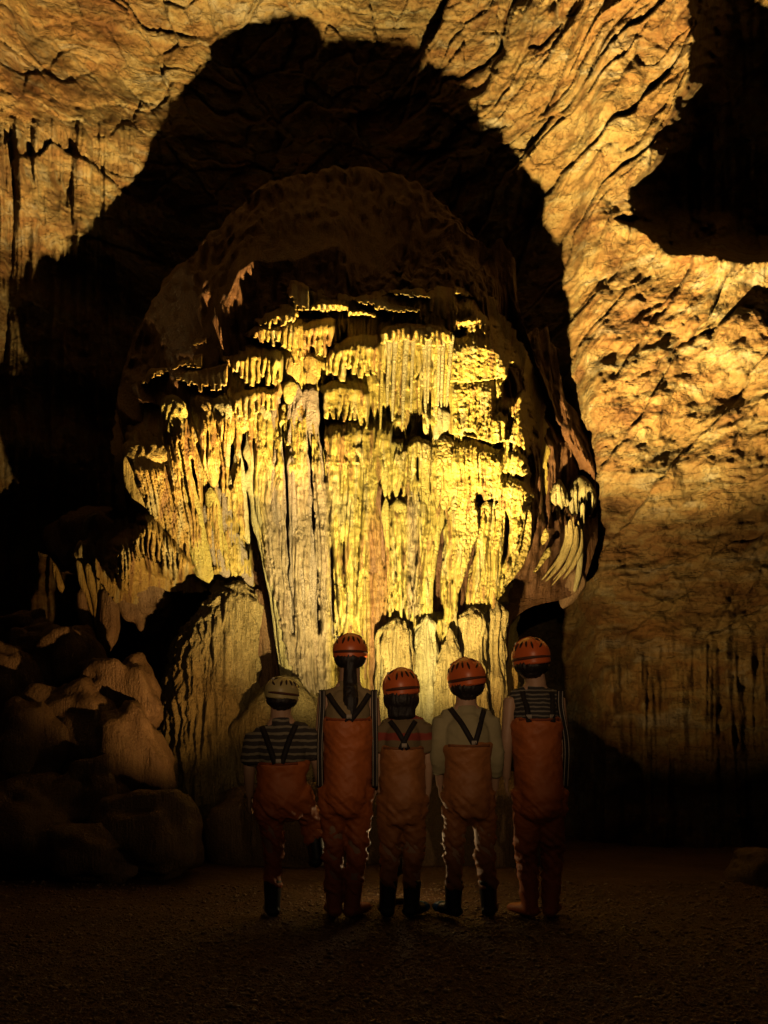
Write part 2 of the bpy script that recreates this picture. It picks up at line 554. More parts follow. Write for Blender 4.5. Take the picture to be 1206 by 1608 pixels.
def keep_in_cone(v, whole):
    """the rock ends where its shadow on the wall ends: set back whatever would stick out of that outline"""
    v = np.array(v, float)
    vv = (v[:, 2] - CAMZ) / v[:, 1]; uu = v[:, 0] / v[:, 1]
    y2 = cone_limit(uu * FPX + CX, HY - vv * FPX, v[:, 1])
    need = np.where(y2 < v[:, 1] + 1.2, np.maximum(y2 - v[:, 1], 0), 0)
    y = v[:, 1] + (np.percentile(need, 97) if whole else need)
    return np.stack([uu * y, y, CAMZ + vv * y], 1)


def build_body():
    sh = np.array(SHADOW, float)
    sh, _ = resample(sh, 180)
    sh = sh[:, :2]
    yw = wall_at(sh[:, 0], sh[:, 1])
    W = P(sh[:, 0], sh[:, 1], yw)
    # depth of the terminator ridge along the loop
    k = np.linspace(0, 1, len(sh))
    ridge_y = np.interp(k, [0, 0.12, 0.3, 0.45, 0.6, 0.75, 0.88, 1.0], [7.56, 7.62, 7.95, 8.05, 8.1, 8.2, 8.35, 8.62])
    ridge_y = ridge_y + 0.30 + 0.15 * smooth01((k - 0.6) / 0.2) + 0.35 * smooth01((k - 0.45) / 0.1) * smooth01((0.95 - k) / 0.08)
    s = (ridge_y - Lp[1]) / (W[:, 1] - Lp[1])
    Wd = W - Lp                                     # inside the outline: the draperies in front throw the shadow's edge
    cen = np.array([-0.2, 0, 4.6])
    Wd[:, [0, 2]] = cen[[0, 2]] + np.interp(k, [0, 0.10, 0.18, 0.36, 0.48, 0.92, 0.97, 1.0], [0.84, 0.86, 0.94, 0.94, 0.80, 0.80, 0.94, 0.96])[:, None] * (Wd[:, [0, 2]] - cen[[0, 2]])
    R = Lp + s[:, None] * Wd
    Rpx = CX + R[:, 0] / R[:, 1] * FPX; Rpy = HY - (R[:, 2] - CAMZ) / R[:, 1] * FPX
    # faint outline of the dome above
    dome = np.array([(185, 640), (200, 560), (240, 480), (300, 400), (370, 330), (450, 285), (540, 266), (600, 270), (660, 295), (710, 335),
                     (760, 390), (800, 460), (830, 540), (858, 610), (885, 680), (920, 730), (938, 790)], float)
    dome, _ = resample(dome, 180)
    Vy = np.interp(k, [0, 0.2, 0.45, 0.6, 0.8, 1.0], [8.3, 8.6, 9.1, 9.0, 8.75, 8.7])
    # the dome has to lie inside the shadow cone: pull points back in if they stick out
    Vp = P(dome[:, 0], dome[:, 1], Vy)
    low = [(938, 850, 8.62), (905, 930, 8.5), (830, 955, 8.3), (800, 985, 8.05), (805, 1100, 8.0), (815, 1400, 8.0),
           (600, 1420, 8.0), (440, 1400, 8.0), (436, 1060, 8.05), (415, 950, 8.0), (300, 905, 7.95), (215, 850, 7.85), (195, 760, 7.7), (193, 690, 7.62)]
    low = np.array(low, float)
    lo, _ = resample(low, 130)
    LR = P(lo[:, 0], lo[:, 1], lo[:, 2])
    LV = P(lo[:, 0], lo[:, 1], lo[:, 2] + 0.25)
    ringR = np.concatenate([np.stack([Rpx, Rpy, R[:, 1]], 1), lo])
    ringV = np.concatenate([np.stack([dome[:, 0], dome[:, 1], Vy], 1), np.stack([lo[:, 0] * 0.98 + 10, lo[:, 1], lo[:, 2] + 0.3], 1)])
    n = 760

    def closed(r):
        r = np.concatenate([r, r[:1]])
        seg = np.linalg.norm(np.diff(r[:, :2], axis=0), axis=1)
        return np.concatenate([[0], np.cumsum(seg)]), r
    sR, cR = closed(ringR)
    tt = np.linspace(0, sR[-1], n, endpoint=False)
    R3 = np.stack([np.interp(tt, sR, cR[:, d]) for d in range(3)], 1)
    V3 = np.stack([np.interp(tt, sR, np.concatenate([ringV, ringV[:1]])[:, d]) for d in range(3)], 1)
    C = np.array([570.0, 760.0])
    rows = []
    m1 = 210
    for i in range(m1):
        t = (i + 0.6) / (m1 - 0.4)
        p = C + (R3[:, :2] - C) * t
        deep = smooth01((p[:, 1] - 600) / 120) * np.exp(-((p[:, 0] - 520) / 150) ** 4)
        y = D0(p[:, 0], p[:, 1]) + 0.26 + 0.25 * deep
        w = smooth01((t - 0.72) / 0.28)
        y = y * (1 - w) + R3[:, 2] * w
        rows.append(P(p[:, 0], p[:, 1], y))
    for i in range(1, 26):
        t = i / 25
        p = R3[:, :2] * (1 - t) + V3[:, :2] * t
        bow = math.sin(math.pi * t)
        y = R3[:, 2] * (1 - t) + V3[:, 2] * t
        rows.append(P(p[:, 0], p[:, 1], y))
    last = rows[-1]
    for i in range(1, 9):
        t = i / 8
        q = last.copy()
        q[:, 1] += 1.6 * t
        c = np.array([-0.1, 0, 3.2])
        q[:, 0] = q[:, 0] + (c[0] - q[:, 0]) * 0.12 * t
        q[:, 2] = q[:, 2] + (c[2] - q[:, 2]) * 0.12 * t
        rows.append(q)
    q = np.stack(rows)                                   # (rows, n, 3)
    X, Y, Z = q[..., 0], q[..., 1], q[..., 2]
    ti = np.arange(len(rows)) / m1
    wr = np.clip(1 - np.abs(ti - 1.0) / 0.10, 0, 1)[:, None]      # keep the ridge crisp
    amp = 1 - 0.75 * wr
    disp = 0.10 * fbm(X * 1.6, Y * 1.6, Z * 1.2, 4) + 0.05 * ridged(X * 9, Y * 9, Z * 0.7, 3) + 0.02 * fbm(X * 12, Y * 12, Z * 9, 3)
    q[..., 1] -= disp * amp
    # smooth polygonal corners of the edge get a rocky wobble
    faces = grid_faces(n, len(rows), True)
    verts = q.reshape(-1, 3)
    tris = np.stack([np.full(n, len(verts)), np.roll(np.arange(n), -1), np.arange(n)], 1)
    cy = float(D0(C[0], C[1])) + 0.24
    verts = np.concatenate([verts, P([C[0]], [C[1]], [cy])])
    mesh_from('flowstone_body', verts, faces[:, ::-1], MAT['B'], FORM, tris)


build_body()


def strand(pts, o=0.0, mat='Y', name='column', parent=None, k=0.85, depth=None, flute=1.0, lump=1.0, seg=None, yfun=None, around=None):
    """A dripstone column: pts = (photo px, photo py, width px) down its length."""
    parent = FORM if parent is None else parent
    r, L = resample(np.array(pts, float), max(8, int(np.hypot(pts[-1][0] - pts[0][0], pts[-1][1] - pts[0][1]) / 3.0)))
    px, py, w = r[:, 0], r[:, 1], np.maximum(r[:, 2], 0.6)
    nl = len(r)
    if depth is None: y = (yfun or D0)(px, py) + 0.10 - o
    elif np.ndim(depth): y = np.interp(np.linspace(0, 1, nl), np.linspace(0, 1, len(depth)), depth)
    else: y = np.full(nl, float(depth))
    c = P(px, py, y)
    rad = w / 2 * y / FPX
    na = around or int(np.clip(np.max(w) * 1.6, 14, 72))
    # rounded ends
    e = np.linspace(0, 1, nl)
    cap = np.minimum(1, np.sqrt(np.clip(np.minimum(e, 1 - e) * L / np.maximum(w, 4) * 2 + 0.02, 0, 1)))
    rad = rad * cap
    ang = np.linspace(0, 2 * math.pi, na, endpoint=False)
    ca, sa = np.cos(ang), np.sin(ang)
    vx = c[:, None, 0] + rad[:, None] * ca; vy = c[:, None, 1] + rad[:, None] * sa * k; vz = np.repeat(c[:, None, 2], na, 1)
    R0 = np.maximum(rad, 1e-4)[:, None]
    f = 1 + flute * np.clip(0.045 / np.maximum(R0, 0.02), 0, 0.30) * (ridged(vx * 16, vy * 16, vz * 0.9, 3) - 0.85) * 0.55
    f += lump * 0.16 * fbm(vx * 3.0 + 5, vy * 3.0, vz * 2.6, 3)
    f += 0.05 * fbm(vx * 40, vy * 40, vz * 40, 2) * np.clip(0.03 / np.maximum(R0, 0.01), 0.2, 1)
    f = np.clip(f, 0.5, 1.6)
    vx = c[:, None, 0] + R0 * ca * f; vy = c[:, None, 1] + R0 * sa * k * f
    v = np.stack([vx, vy, vz], -1).reshape(-1, 3)
    q = grid_faces(na, nl, True)
    ends = np.stack([c[0] + [0, 0, 0.3 * rad[0]], c[-1] - [0, 0, 0.3 * rad[-1]]])
    i0 = len(v); a = np.arange(na); b = np.roll(a, -1)
    tr = np.concatenate([np.stack([np.full(na, i0), b, a], 1), np.stack([np.full(na, i0 + 1), a + (nl - 1) * na, b + (nl - 1) * na], 1)])
    return mesh_from(name, np.concatenate([v, ends]), q[:, ::-1], MAT[mat], parent, tr)


def curtain(top, bot, o0=0.0, o1=0.16, mat='Y', name='drapery', parent=None, teeth=10, fl=1.0, freq=1.0, belly=0.10, yfun=None, pop=0.0, thick=0.10):
    """A hanging drapery tier between two photo polylines: its top goes back into the rock, its fringe stands proud."""
    parent = FORM if parent is None else parent
    wid = max(abs(top[-1][0] - top[0][0]), abs(bot[-1][0] - bot[0][0]), 6)
    nu = int(np.clip(wid / 1.25, 10, 150))
    T, _ = resample(np.array(top, float), nu); B, _ = resample(np.array(bot, float), nu)
    hgt = float(np.max(np.hypot(*(B - T).T)))
    nv = int(np.clip(hgt / 2.2, 8, 110))
    y0 = (yfun or D0)(T[:, 0], T[:, 1])
    mid = P(T[:, 0], T[:, 1], y0)
    seed = (top[0][0] * 0.37 + top[0][1] * 0.11) % 50
    xx = mid[:, 0]
    # drip points: flutes along u, and the teeth they end in
    ph = xx * 20 * freq + seed
    fl_u = ridged(ph, seed, 0.5, 2)
    th = np.abs(np.sin(ph * 2.2 + 2.5 * noise3(ph * 0.6, seed, 1.0)))
    th = (1 - th) ** 0.8 * (0.45 + 0.9 * hash2(np.floor(ph * 0.7), seed))
    edge = np.minimum(np.arange(nu), np.arange(nu)[::-1]) / (nu * 0.12 + 1)
    side = smooth01(edge)
    Bt = B.copy(); Bt[:, 1] += teeth * (th - 0.35) * side
    v = np.linspace(0, 1, nv)[:, None]
    vv = v ** 1.0
    PX = T[None, :, 0] * (1 - vv) + Bt[None, :, 0] * vv
    PY = T[None, :, 1] * (1 - vv) + Bt[None, :, 1] * vv
    # outward profile: quickly out over the shoulder, then hanging
    sh = np.sqrt(np.clip(1 - (1 - np.minimum(v / 0.45, 1)) ** 2, 0, 1))
    prof = -0.10 + (o0 + 0.10) * np.minimum(v / 0.05, 1) + (o1 - o0) * sh + belly * np.sin(math.pi * np.minimum(v * 1.05, 1)) * 0.6
    prof = prof * (0.35 + 0.65 * side[None, :])
    Y = (yfun or D0)(PX, PY) + 0.14 - prof
    q = P(PX, PY, Y)
    X3, Y3, Z3 = q[..., 0], q[..., 1], q[..., 2]
    env = np.clip(v * 4, 0, 1)
    d = fl * env * (0.020 * ridged(X3 * 20 * freq + seed, seed, Z3 * 0.8, 3) + 0.022 * (1 - th[None, :]) * -1)
    d = d + 0.035 * fbm(X3 * 4, Y3 * 4, Z3 * 3, 3) + 0.008 * fbm(X3 * 30, Y3 * 30, Z3 * 22, 3)
    if pop:
        f1, f2, i1, _, _, _ = worley2(X3 * 26 + 3, Z3 * 26, 3)
        d = d + pop * 0.034 * np.clip(1 - f1 * 1.25, 0, 1) * (0.5 + i1)
    q[..., 1] -= d
    back = q.copy()
    back[..., 1] = np.maximum(q[..., 1] + 0.012, q[..., 1] + thick * (1 - v ** 2 * 0.75))
    n = nu * nv
    f_front = grid_faces(nu, nv)
    f_back = f_front[:, ::-1] + n
    rim = []
    top_i = np.arange(nu); bot_i = top_i + (nv - 1) * nu; l_i = np.arange(nv) * nu; r_i = l_i + nu - 1
    for loop, flip in ((top_i, 1), (bot_i, 0), (l_i, 0), (r_i, 1)):
        f = np.stack([loop[:-1], loop[1:], loop[1:] + n, loop[:-1] + n], 1)
        rim.append(f[:, ::-1] if not flip else f)
    faces = np.concatenate([f_front[:, ::-1], f_back[:, ::-1]] + rim)
    return mesh_from(name, np.concatenate([q.reshape(-1, 3), back.reshape(-1, 3)]), faces, MAT[mat], parent)


# ---- the lit face of the formation: one continuous relief of overlapping draperies, with the bigger columns standing proud of it
GX = np.arange(150, 962, 1.36); GY = np.arange(420, 1128, 1.36)
RX, RY = np.meshgrid(GX, GY)
RH_ = np.full(RX.shape, -0.04)
RN1 = noise3(RX * 0.045, RY * 0.016, 3.3); RN2 = noise3(RX * 0.016, RY * 0.010, 7.7)


def put(r0, r1, c0, c1, h):
    a = RH_[r0:r1, c0:c1]; kk = 0.02
    t = np.clip(0.5 + 0.5 * (h - a) / kk, 0, 1)
    RH_[r0:r1, c0:c1] = np.where(h > -5, a * (1 - t) + h * t + kk * t * (1 - t), a)


def box_of(x0, x1, y0, y1):
    c0, c1 = np.searchsorted(GX, [x0, x1]); r0, r1 = np.searchsorted(GY, [y0, y1])
    return max(r0, 0), r1, max(c0, 0), c1


def relief_curtain(top, bot, o0=0.0, o1=0.16, mat='Y', teeth=10, fl=1.0, freq=1.0, pop=0.0, lw=None, seed=None, **kw):
    top = np.array(top, float); bot = np.array(bot, float)
    x0, x1 = min(top[0, 0], bot[0, 0]), max(top[-1, 0], bot[-1, 0])
    r0, r1, c0, c1 = box_of(x0, x1, top[:, 1].min() - 2, bot[:, 1].max() + teeth + 4)
    if r1 - r0 < 2 or c1 - c0 < 2: return
    X = RX[r0:r1, c0:c1]; Y = RY[r0:r1, c0:c1]
    T = np.interp(X, top[:, 0], top[:, 1]); B = np.interp(X, bot[:, 0], bot[:, 1]) + teeth * 0.6
    T = T + 3 * noise3(X * 0.11, x0, 1.5)
    v = (Y - T) / np.maximum(B - T, 4)
    sd = x0 * 0.13 if seed is None else seed
    w = (lw or 9.0) / freq
    ph = X / w + 0.55 * RN1[r0:r1, c0:c1] + sd + 0.25 * noise3(X * 0.09, Y * 0.05, sd)
    idx = np.floor(ph); u = ph - idx - 0.5
    ve = 0.70 + 0.30 * hash2(idx, np.floor(sd * 7), 2)
    if pop: ve = ve * 0 + 0.95
    hw = 0.5 * (1.30 - (0.62 if not pop else 0.1) * np.clip(v / ve, 0, 1) ** 2.6)
    pr = np.sqrt(np.clip(1 - (u / hw) ** 2, 0, 1))
    shd = np.sqrt(np.clip(1 - (1 - np.clip(v / 0.32, 0, 1)) ** 2, 0, 1))
    amp = np.clip(v * 2.2, 0, 1) * (0.50 if not pop else 0.15) * min(1.0, 0.5 + 0.5 * fl)
    h = o0 * 0.6 + ((o1 if o1 >= 0.4 else min(o1, 0.28)) - o0 * 0.6 + 0.03) * shd * (1 - amp * (1 - pr)) + 0.02 * (hash2(idx, 3, 1) - 0.5)
    side = smooth01(np.minimum(X - x0, x1 - X) / (0.10 * (x1 - x0) + 1) + 0.25)
    h = h * (0.55 + 0.45 * side)
    put(r0, r1, c0, c1, np.where((v > 0) & (v < ve) & (pr > 0.02), h, -9))


def relief_strand(pts, o=0.0, gain=1.0):
    p = np.array(pts, float)
    if np.any(np.diff(p[:, 1]) <= 0): p = p[np.argsort(p[:, 1])]
    wmx = p[:, 2].max()
    r0, r1, c0, c1 = box_of(p[:, 0].min() - wmx, p[:, 0].max() + wmx, p[0, 1], p[-1, 1])
    if r1 - r0 < 2 or c1 - c0 < 2: return
    X = RX[r0:r1, c0:c1]; Y = RY[r0:r1, c0:c1]
    cx = np.interp(Y, p[:, 1], p[:, 0]) + 1.5 * noise3(Y * 0.06, p[0, 0], 2.0); w = np.interp(Y, p[:, 1], p[:, 2])
    u = (X - cx) / (w / 2 + 0.3)
    e = np.clip(np.minimum(Y - p[0, 1], (p[-1, 1] - Y)) / (wmx * 1.2 + 2), 0, 1)
    h = o + (min(wmx * 0.0026, 0.09) * gain * np.sqrt(np.clip(1 - u * u, 0, 1)) + 0.03) * np.sqrt(e) + 0.01 * noise3(X * 0.2, Y * 0.08, 5.0)
    put(r0, r1, c0, c1, np.where(np.abs(u) < 1, h, -9))


def relief_gap(pts, depth=0.45):
    p = np.array(pts, float)
    wmx = p[:, 2].max()
    r0, r1, c0, c1 = box_of(p[:, 0].min() - wmx, p[:, 0].max() + wmx, p[0, 1], p[-1, 1])
    X = RX[r0:r1, c0:c1]; Y = RY[r0:r1, c0:c1]
    cx = np.interp(Y, p[:, 1], p[:, 0]) + 3 * noise3(Y * 0.035, p[0, 0], 4.0); w = np.interp(Y, p[:, 1], p[:, 2]) * (1 + 0.4 * noise3(Y * 0.05, 2.0, p[0, 0]))
    e = smooth01(np.minimum(Y - p[0, 1], p[-1, 1] - Y) / 25)
    RH_[r0:r1, c0:c1] -= depth * smooth01((1 - np.abs(X - cx) / (w / 2 + 0.5)) * 2.2) * e


def col_strand(pts, o=0.0, mat='Y', name='column', **kw):
    if max(p[2] for p in pts) < 12.5:
        relief_strand(pts, o + 0.02)
    else:
        relief_strand([(x, y, w * 1.15) for x, y, w in pts], o - 0.05, 1.2)
        kw.setdefault('k', 0.62)
        kw['flute'] = kw.get('flute', 1.0) * 1.5
        strand(pts, o + 0.015, mat, name, **kw)


def random_fill():
    rg = np.random.default_rng(21)
    # small overlapping drapery tiers over the upper half
    for _ in range(70):
        x = rg.uniform(200, 835); y = rg.uniform(450, 650)
        w = rg.uniform(30, 80); hgt = rg.uniform(40, 110)
        n = 5
        xs_ = np.linspace(x - w / 2, x + w / 2, n)
        arc = (np.linspace(-1, 1, n) ** 2) * rg.uniform(3, 12)
        relief_curtain(np.stack([xs_, y + arc + rg.normal(0, 2, n)], 1), np.stack([xs_, y + hgt + rg.normal(0, 4, n)], 1), -0.02, rg.uniform(0.02, 0.11) * (0.3 if x < 375 else 1.0), teeth=rg.uniform(4, 22), lw=rg.uniform(5, 11), seed=rg.uniform(0, 90))
    # long thin flow threads on everything below
    for _ in range(420):
        x = rg.uniform(196, 835); y = rg.uniform(600, 940); L = rg.uniform(50, 260); w = rg.uniform(3.5, 11)
        lean = (x - 585) * -0.10 * L / 200 if x > 420 else (360 - x) * 0.32 * L / 200
        pts = [(x, y, w * 0.7), (x + lean * 0.3 + rg.normal(0, 2), y + L * 0.3, w), (x + lean * 0.65 + rg.normal(0, 2), y + L * 0.65, w * 0.8), (x + lean, y + L, w * 0.25)]
        relief_strand(pts, rg.uniform(-0.05, 0.05), rg.uniform(1.0, 2.2))


random_fill()
# --- left bundle
col_strand([(214, 622, 34), (220, 660, 46), (230, 700, 62), (238, 730, 70), (252, 770, 64), (272, 810, 44), (285, 850, 28), (298, 884, 14), (304, 898, 4)], 0.06, 'O')
col_strand([(203, 690, 20), (208, 730, 26), (214, 765, 28), (228, 800, 20), (240, 815, 6)], 0.08, 'O')
col_strand([(270, 620, 50), (278, 672, 26), (284, 718, 26), (296, 773, 24), (304, 809, 24), (312, 864, 30), (322, 905, 24), (328, 916, 6)], 0.08, 'Y')
col_strand([(312, 622, 32), (325, 688, 22), (333, 740, 20), (335, 766, 10)], 0.10, 'O')
col_strand([(348, 622, 40), (354, 672, 18), (358, 735, 5)], 0.10, 'C')
col_strand([(318, 700, 14), (322, 740, 14), (320, 764, 4)], 0.04, 'Y')
col_strand([(336, 762, 20), (346, 790, 30), (352, 830, 34), (366, 864, 38), (382, 900, 28), (394, 926, 8)], 0.02, 'M')
col_strand([(330, 766, 16), (336, 800, 22), (346, 846, 16), (358, 880, 12), (370, 906, 8)], 0.09, 'Y')
col_strand([(324, 790, 16), (332, 840, 22), (346, 880, 26), (356, 908, 14)], 0.05, 'M')
col_strand([(372, 700, 8), (374, 730, 16), (370, 765, 30), (376, 800, 26), (384, 830, 14), (391, 855, 4)], 0.04, 'C')
col_strand([(262, 700, 10), (268, 740, 10), (276, 780, 8), (284, 815, 4)], 0.10, 'C')
col_strand([(297, 690, 10), (303, 730, 12), (312, 770, 8), (316, 790, 3)], 0.05, 'M')
relief_curtain([(194, 650), (206, 630), (232, 617), (262, 612)], [(198, 690), (215, 700), (240, 690), (262, 680)], -0.02, 0.05, 'O', teeth=26)
relief_curtain([(256, 618), (278, 611), (300, 613), (330, 621)], [(262, 672), (280, 678), (304, 686), (330, 676)], -0.02, 0.05, 'Y', teeth=30)
relief_curtain([(326, 624), (346, 617), (370, 616)], [(330, 676), (350, 688), (368, 670)], -0.02, 0.05, 'C', teeth=30)
# petals lower left
relief_curtain([(203, 845), (211, 822), (228, 803), (246, 815), (268, 842), (300, 880)], [(203, 872), (222, 890), (246, 902), (270, 912), (288, 912), (300, 892)], 0.02, 0.24, 'O', teeth=3, fl=1.0, lw=8)
relief_curtain([(164, 864), (178, 846), (194, 838), (206, 852), (218, 872)], [(164, 890), (178, 918), (196, 932), (208, 928), (218, 890)], 0.0, 0.20, 'O', teeth=3, fl=1.0, lw=7)
# ledges upper left
relief_curtain([(213, 592), (232, 578), (260, 577), (288, 562), (318, 553)], [(232, 603), (246, 590), (272, 585), (292, 577), (314, 577)], 0.0, 0.44, 'Y', teeth=3)
relief_curtain([(273, 586), (300, 581), (330, 577), (357, 570)], [(288, 598), (316, 612), (336, 612), (354, 606)], 0.0, 0.42, 'Y', teeth=9)
relief_curtain([(320, 552), (336, 536), (345, 523), (352, 536), (360, 560)], [(328, 562), (336, 570), (345, 573), (352, 572), (360, 570)], 0.0, 0.07, 'C', teeth=2)
relief_curtain([(296, 538), (310, 529), (325, 530)], [(300, 542), (312, 545), (322, 540)], 0.06, 0.44, 'Y', teeth=2)
relief_curtain([(306, 508), (318, 490), (326, 482)], [(308, 511), (320, 504), (326, 490)], 0.12, 0.26, 'Y', teeth=1)
# caps, upper middle left
relief_curtain([(446, 437), (464, 434), (485, 448)], [(450, 460), (464, 476), (484, 478)], 0.26, 0.44, 'Y', teeth=22)
relief_curtain([(394, 505), (412, 486), (438, 477), (458, 480), (469, 491)], [(398, 509), (416, 512), (440, 514), (458, 506), (468, 496)], 0.10, 0.32, 'Y', teeth=5)
relief_curtain([(384, 523), (402, 511), (428, 509), (450, 507)], [(388, 527), (406, 533), (430, 541), (452, 543)], 0.06, 0.26, 'Y', teeth=9)
relief_curtain([(446, 500), (462, 497), (478, 502)], [(448, 556), (462, 566), (477, 556)], 0.08, 0.18, 'O', teeth=14)
relief_curtain([(475, 508), (498, 500), (527, 500)], [(478, 545), (494, 552), (512, 554)], 0.06, 0.22, 'Y', teeth=12)
relief_curtain([(488, 480), (505, 471), (526, 473), (548, 479)], [(490, 487), (508, 491), (528, 488), (547, 489)], 0.14, 0.34, 'Y', teeth=4)
relief_curtain([(546, 487), (564, 485), (590, 493)], [(548, 495), (568, 494), (590, 497)], 0.12, 0.28, 'Y', teeth=3)
relief_curtain([(553, 467), (576, 464), (596, 467), (616, 479), (660, 484)], [(556, 471), (576, 479), (592, 486), (618, 489), (660, 491)], 0.18, 0.36, 'Y', teeth=4)
relief_curtain([(611, 456), (640, 454), (676, 462)], [(613, 460), (642, 466), (676, 469)], 0.22, 0.40, 'Y', teeth=3)
relief_curtain([(714, 453), (730, 451), (749, 453)], [(720, 462), (732, 468), (745, 467)], 0.22, 0.36, 'Y', teeth=2)
relief_curtain([(366, 566), (378, 552), (400, 546), (428, 546), (444, 553)], [(368, 584), (386, 597), (406, 602), (428, 602), (443, 604)], 0.02, 0.24, 'Y', teeth=12)
col_strand([(461, 552, 26), (461, 580, 26), (459, 604, 16)], 0.08, 'O')
col_strand([(487, 555, 22), (488, 580, 20), (486, 612, 10)], 0.06, 'O')
col_strand([(457, 596, 22), (456, 615, 22), (453, 636, 8)], 0.12, 'Y')
relief_curtain([(366, 622), (386, 611), (412, 606), (436, 610)], [(378, 652), (394, 652), (412, 642), (434, 640)], 0.02, 0.18, 'Y', teeth=12)
# --- tall columns, middle left
col_strand([(384, 640, 12), (392, 662, 12), (391, 690, 9), (390, 712, 15), (395, 733, 10), (390, 748, 14), (394, 770, 12), (399, 792, 11), (402, 818, 15), (409, 846, 15), (416, 872, 12), (420, 902, 10), (428, 942, 9), (436, 1000, 11), (443, 1064, 8)], 0.05, 'C')
col_strand([(412, 630, 30), (416, 665, 28), (414, 715, 28), (413, 774, 26), (416, 812, 25), (424, 850, 20), (428, 890, 20), (438, 937, 20), (448, 992, 24), (458, 1065, 28), (463, 1140, 30)], 0.06, 'C')
col_strand([(432, 608, 12), (434, 650, 14), (435, 685, 14), (438, 745, 20), (439, 804, 24), (441, 850, 22), (447, 890, 22), (456, 992, 20), (468, 1075, 18), (473, 1140, 18)], 0.05, 'M')
col_strand([(449, 632, 14), (451, 680, 10), (452, 730, 5), (451, 746, 2)], 0.05, 'Y')
col_strand([(464, 600, 20), (465, 650, 24), (468, 700, 26), (468, 740, 32), (471, 790, 34), (474, 850, 35), (477, 900, 36), (480, 1028, 31), (483, 1140, 30)], 0.08, 'M', flute=1.6)
col_strand([(484, 690, 4), (489, 740, 6), (491, 800, 6), (494, 860, 6), (498, 960, 6), (501, 1060, 7), (502, 1130, 6)], 0.06, 'C')
col_strand([(487, 605, 22), (488, 645, 24), (492, 680, 16), (499, 715, 16), (504, 774, 18), (508, 834, 16), (510, 890, 17), (512, 960, 18), (514, 1050, 19), (516, 1140, 19)], 0.07, 'M')
col_strand([(509, 690, 5), (513, 735, 7), (518, 762, 3)], 0.10, 'Y')
# --- main yellow cascade
relief_curtain([(512, 562), (518, 546), (538, 533), (562, 525), (600, 528)], [(518, 584), (534, 590), (556, 592), (580, 594), (600, 600)], 0.06, 0.26, 'Y', teeth=16)
relief_curtain([(504, 605), (528, 594), (556, 594), (580, 604)], [(506, 646), (528, 656), (554, 660), (578, 664)], 0.06, 0.17, 'Y', teeth=16, fl=0.7)
relief_curtain([(506, 676), (526, 660), (552, 657), (577, 660)], [(508, 716), (528, 726), (552, 730), (574, 728)], 0.06, 0.20, 'Y', teeth=20, fl=0.7, freq=0.5)
col_strand([(522, 690, 30), (522, 730, 24), (524, 793, 19), (528, 851, 12), (533, 900, 10), (537, 960, 9), (540, 995, 8)], 0.12, 'Y')
col_strand([(541, 700, 14), (541, 740, 11), (539, 793, 9), (536, 850, 8)], 0.14, 'Y')
col_strand([(556, 690, 32), (556, 730, 24), (553, 776, 20), (551, 826, 17), (549, 880, 14), (549, 940, 14), (550, 990, 20), (550, 1050, 30), (550, 1140, 34)], 0.12, 'Y')
col_strand([(568, 730, 6), (567, 800, 7), (562, 860, 6), (558, 940, 6), (556, 985, 5)], 0.04, 'R')
relief_curtain([(575, 664), (594, 655), (616, 662)], [(573, 735), (590, 764), (612, 744)], 0.05, 0.19, 'Y', teeth=14, fl=0.7, freq=0.5)
col_strand([(588, 700, 30), (584, 740, 22), (580, 780, 18), (576, 815, 14), (571, 855, 11), (567, 905, 9), (564, 955, 8), (561, 992, 7)], 0.12, 'Y')
col_strand([(602, 720, 16), (604, 755, 10), (605, 782, 3)], 0.13, 'Y')
col_strand([(606, 783, 4), (606, 804, 13), (607, 830, 10), (609, 860, 6), (611, 905, 5), (613, 978, 4)], 0.13, 'Y')
col_strand([(620, 690, 24), (622, 722, 21), (623, 750, 18), (622, 782, 3)], 0.14, 'Y')
col_strand([(624, 782, 4), (626, 793, 22), (625, 825, 15), (626, 855, 8), (628, 905, 7), (630, 972, 4)], 0.14, 'Y')
col_strand([(636, 700, 8), (638, 745, 8), (633, 780, 3)], 0.12, 'Y')
relief_curtain([(640, 694), (655, 683), (678, 692)], [(643, 716), (657, 725), (676, 722)], 0.08, 0.20, 'Y', teeth=8, fl=0.6)
col_strand([(648, 700, 10), (650, 740, 8), (655, 790, 7), (660, 840, 4), (661, 862, 2)], 0.16, 'Y')
col_strand([(667, 695, 18), (667, 740, 17), (665, 793, 14), (663, 830, 8), (660, 865, 5), (654, 912, 5), (647, 975, 4)], 0.16, 'Y')
col_strand([(589, 760, 30), (590, 850, 34), (588, 950, 36), (588, 1050, 40), (588, 1140, 40)], -0.02, 'R', flute=2)
col_strand([(646, 765, 22), (645, 850, 24), (641, 920, 20), (638, 985, 18)], -0.02, 'M')
col_strand([(623, 850, 22), (622, 920, 20), (620, 985, 22)], -0.05, 'R', flute=2)
# middle bundle beneath the big fringe
col_strand([(594, 640, 30), (596, 660, 36), (596, 690, 36)], 0.05, 'Y')
col_strand([(629, 632, 22), (631, 660, 24), (628, 692, 18)], 0.05, 'O')
col_strand([(653, 640, 14), (655, 662, 16), (652, 690, 8)], 0.07, 'O')
col_strand([(668, 634, 10), (669, 660, 12), (669, 686, 6)], 0.12, 'Y')
col_strand([(684, 634, 16), (686, 665, 18), (684, 692, 12)], 0.09, 'C')
col_strand([(696, 640, 18), (697, 665, 20), (694, 688, 10)], 0.08, 'C')
col_strand([(710, 640, 14), (712, 660, 18), (708, 690, 10)], 0.06, 'O')
col_strand([(697, 682, 26), (697, 720, 34), (697, 760, 30), (694, 790, 18), (692, 808, 4)], 0.09, 'P')
col_strand([(685, 690, 10), (683, 740, 12), (684, 790, 20), (686, 815, 22), (680, 845, 20), (676, 880, 19), (672, 920, 17), (672, 962, 15), (672, 985, 10)], 0.08, 'Y')
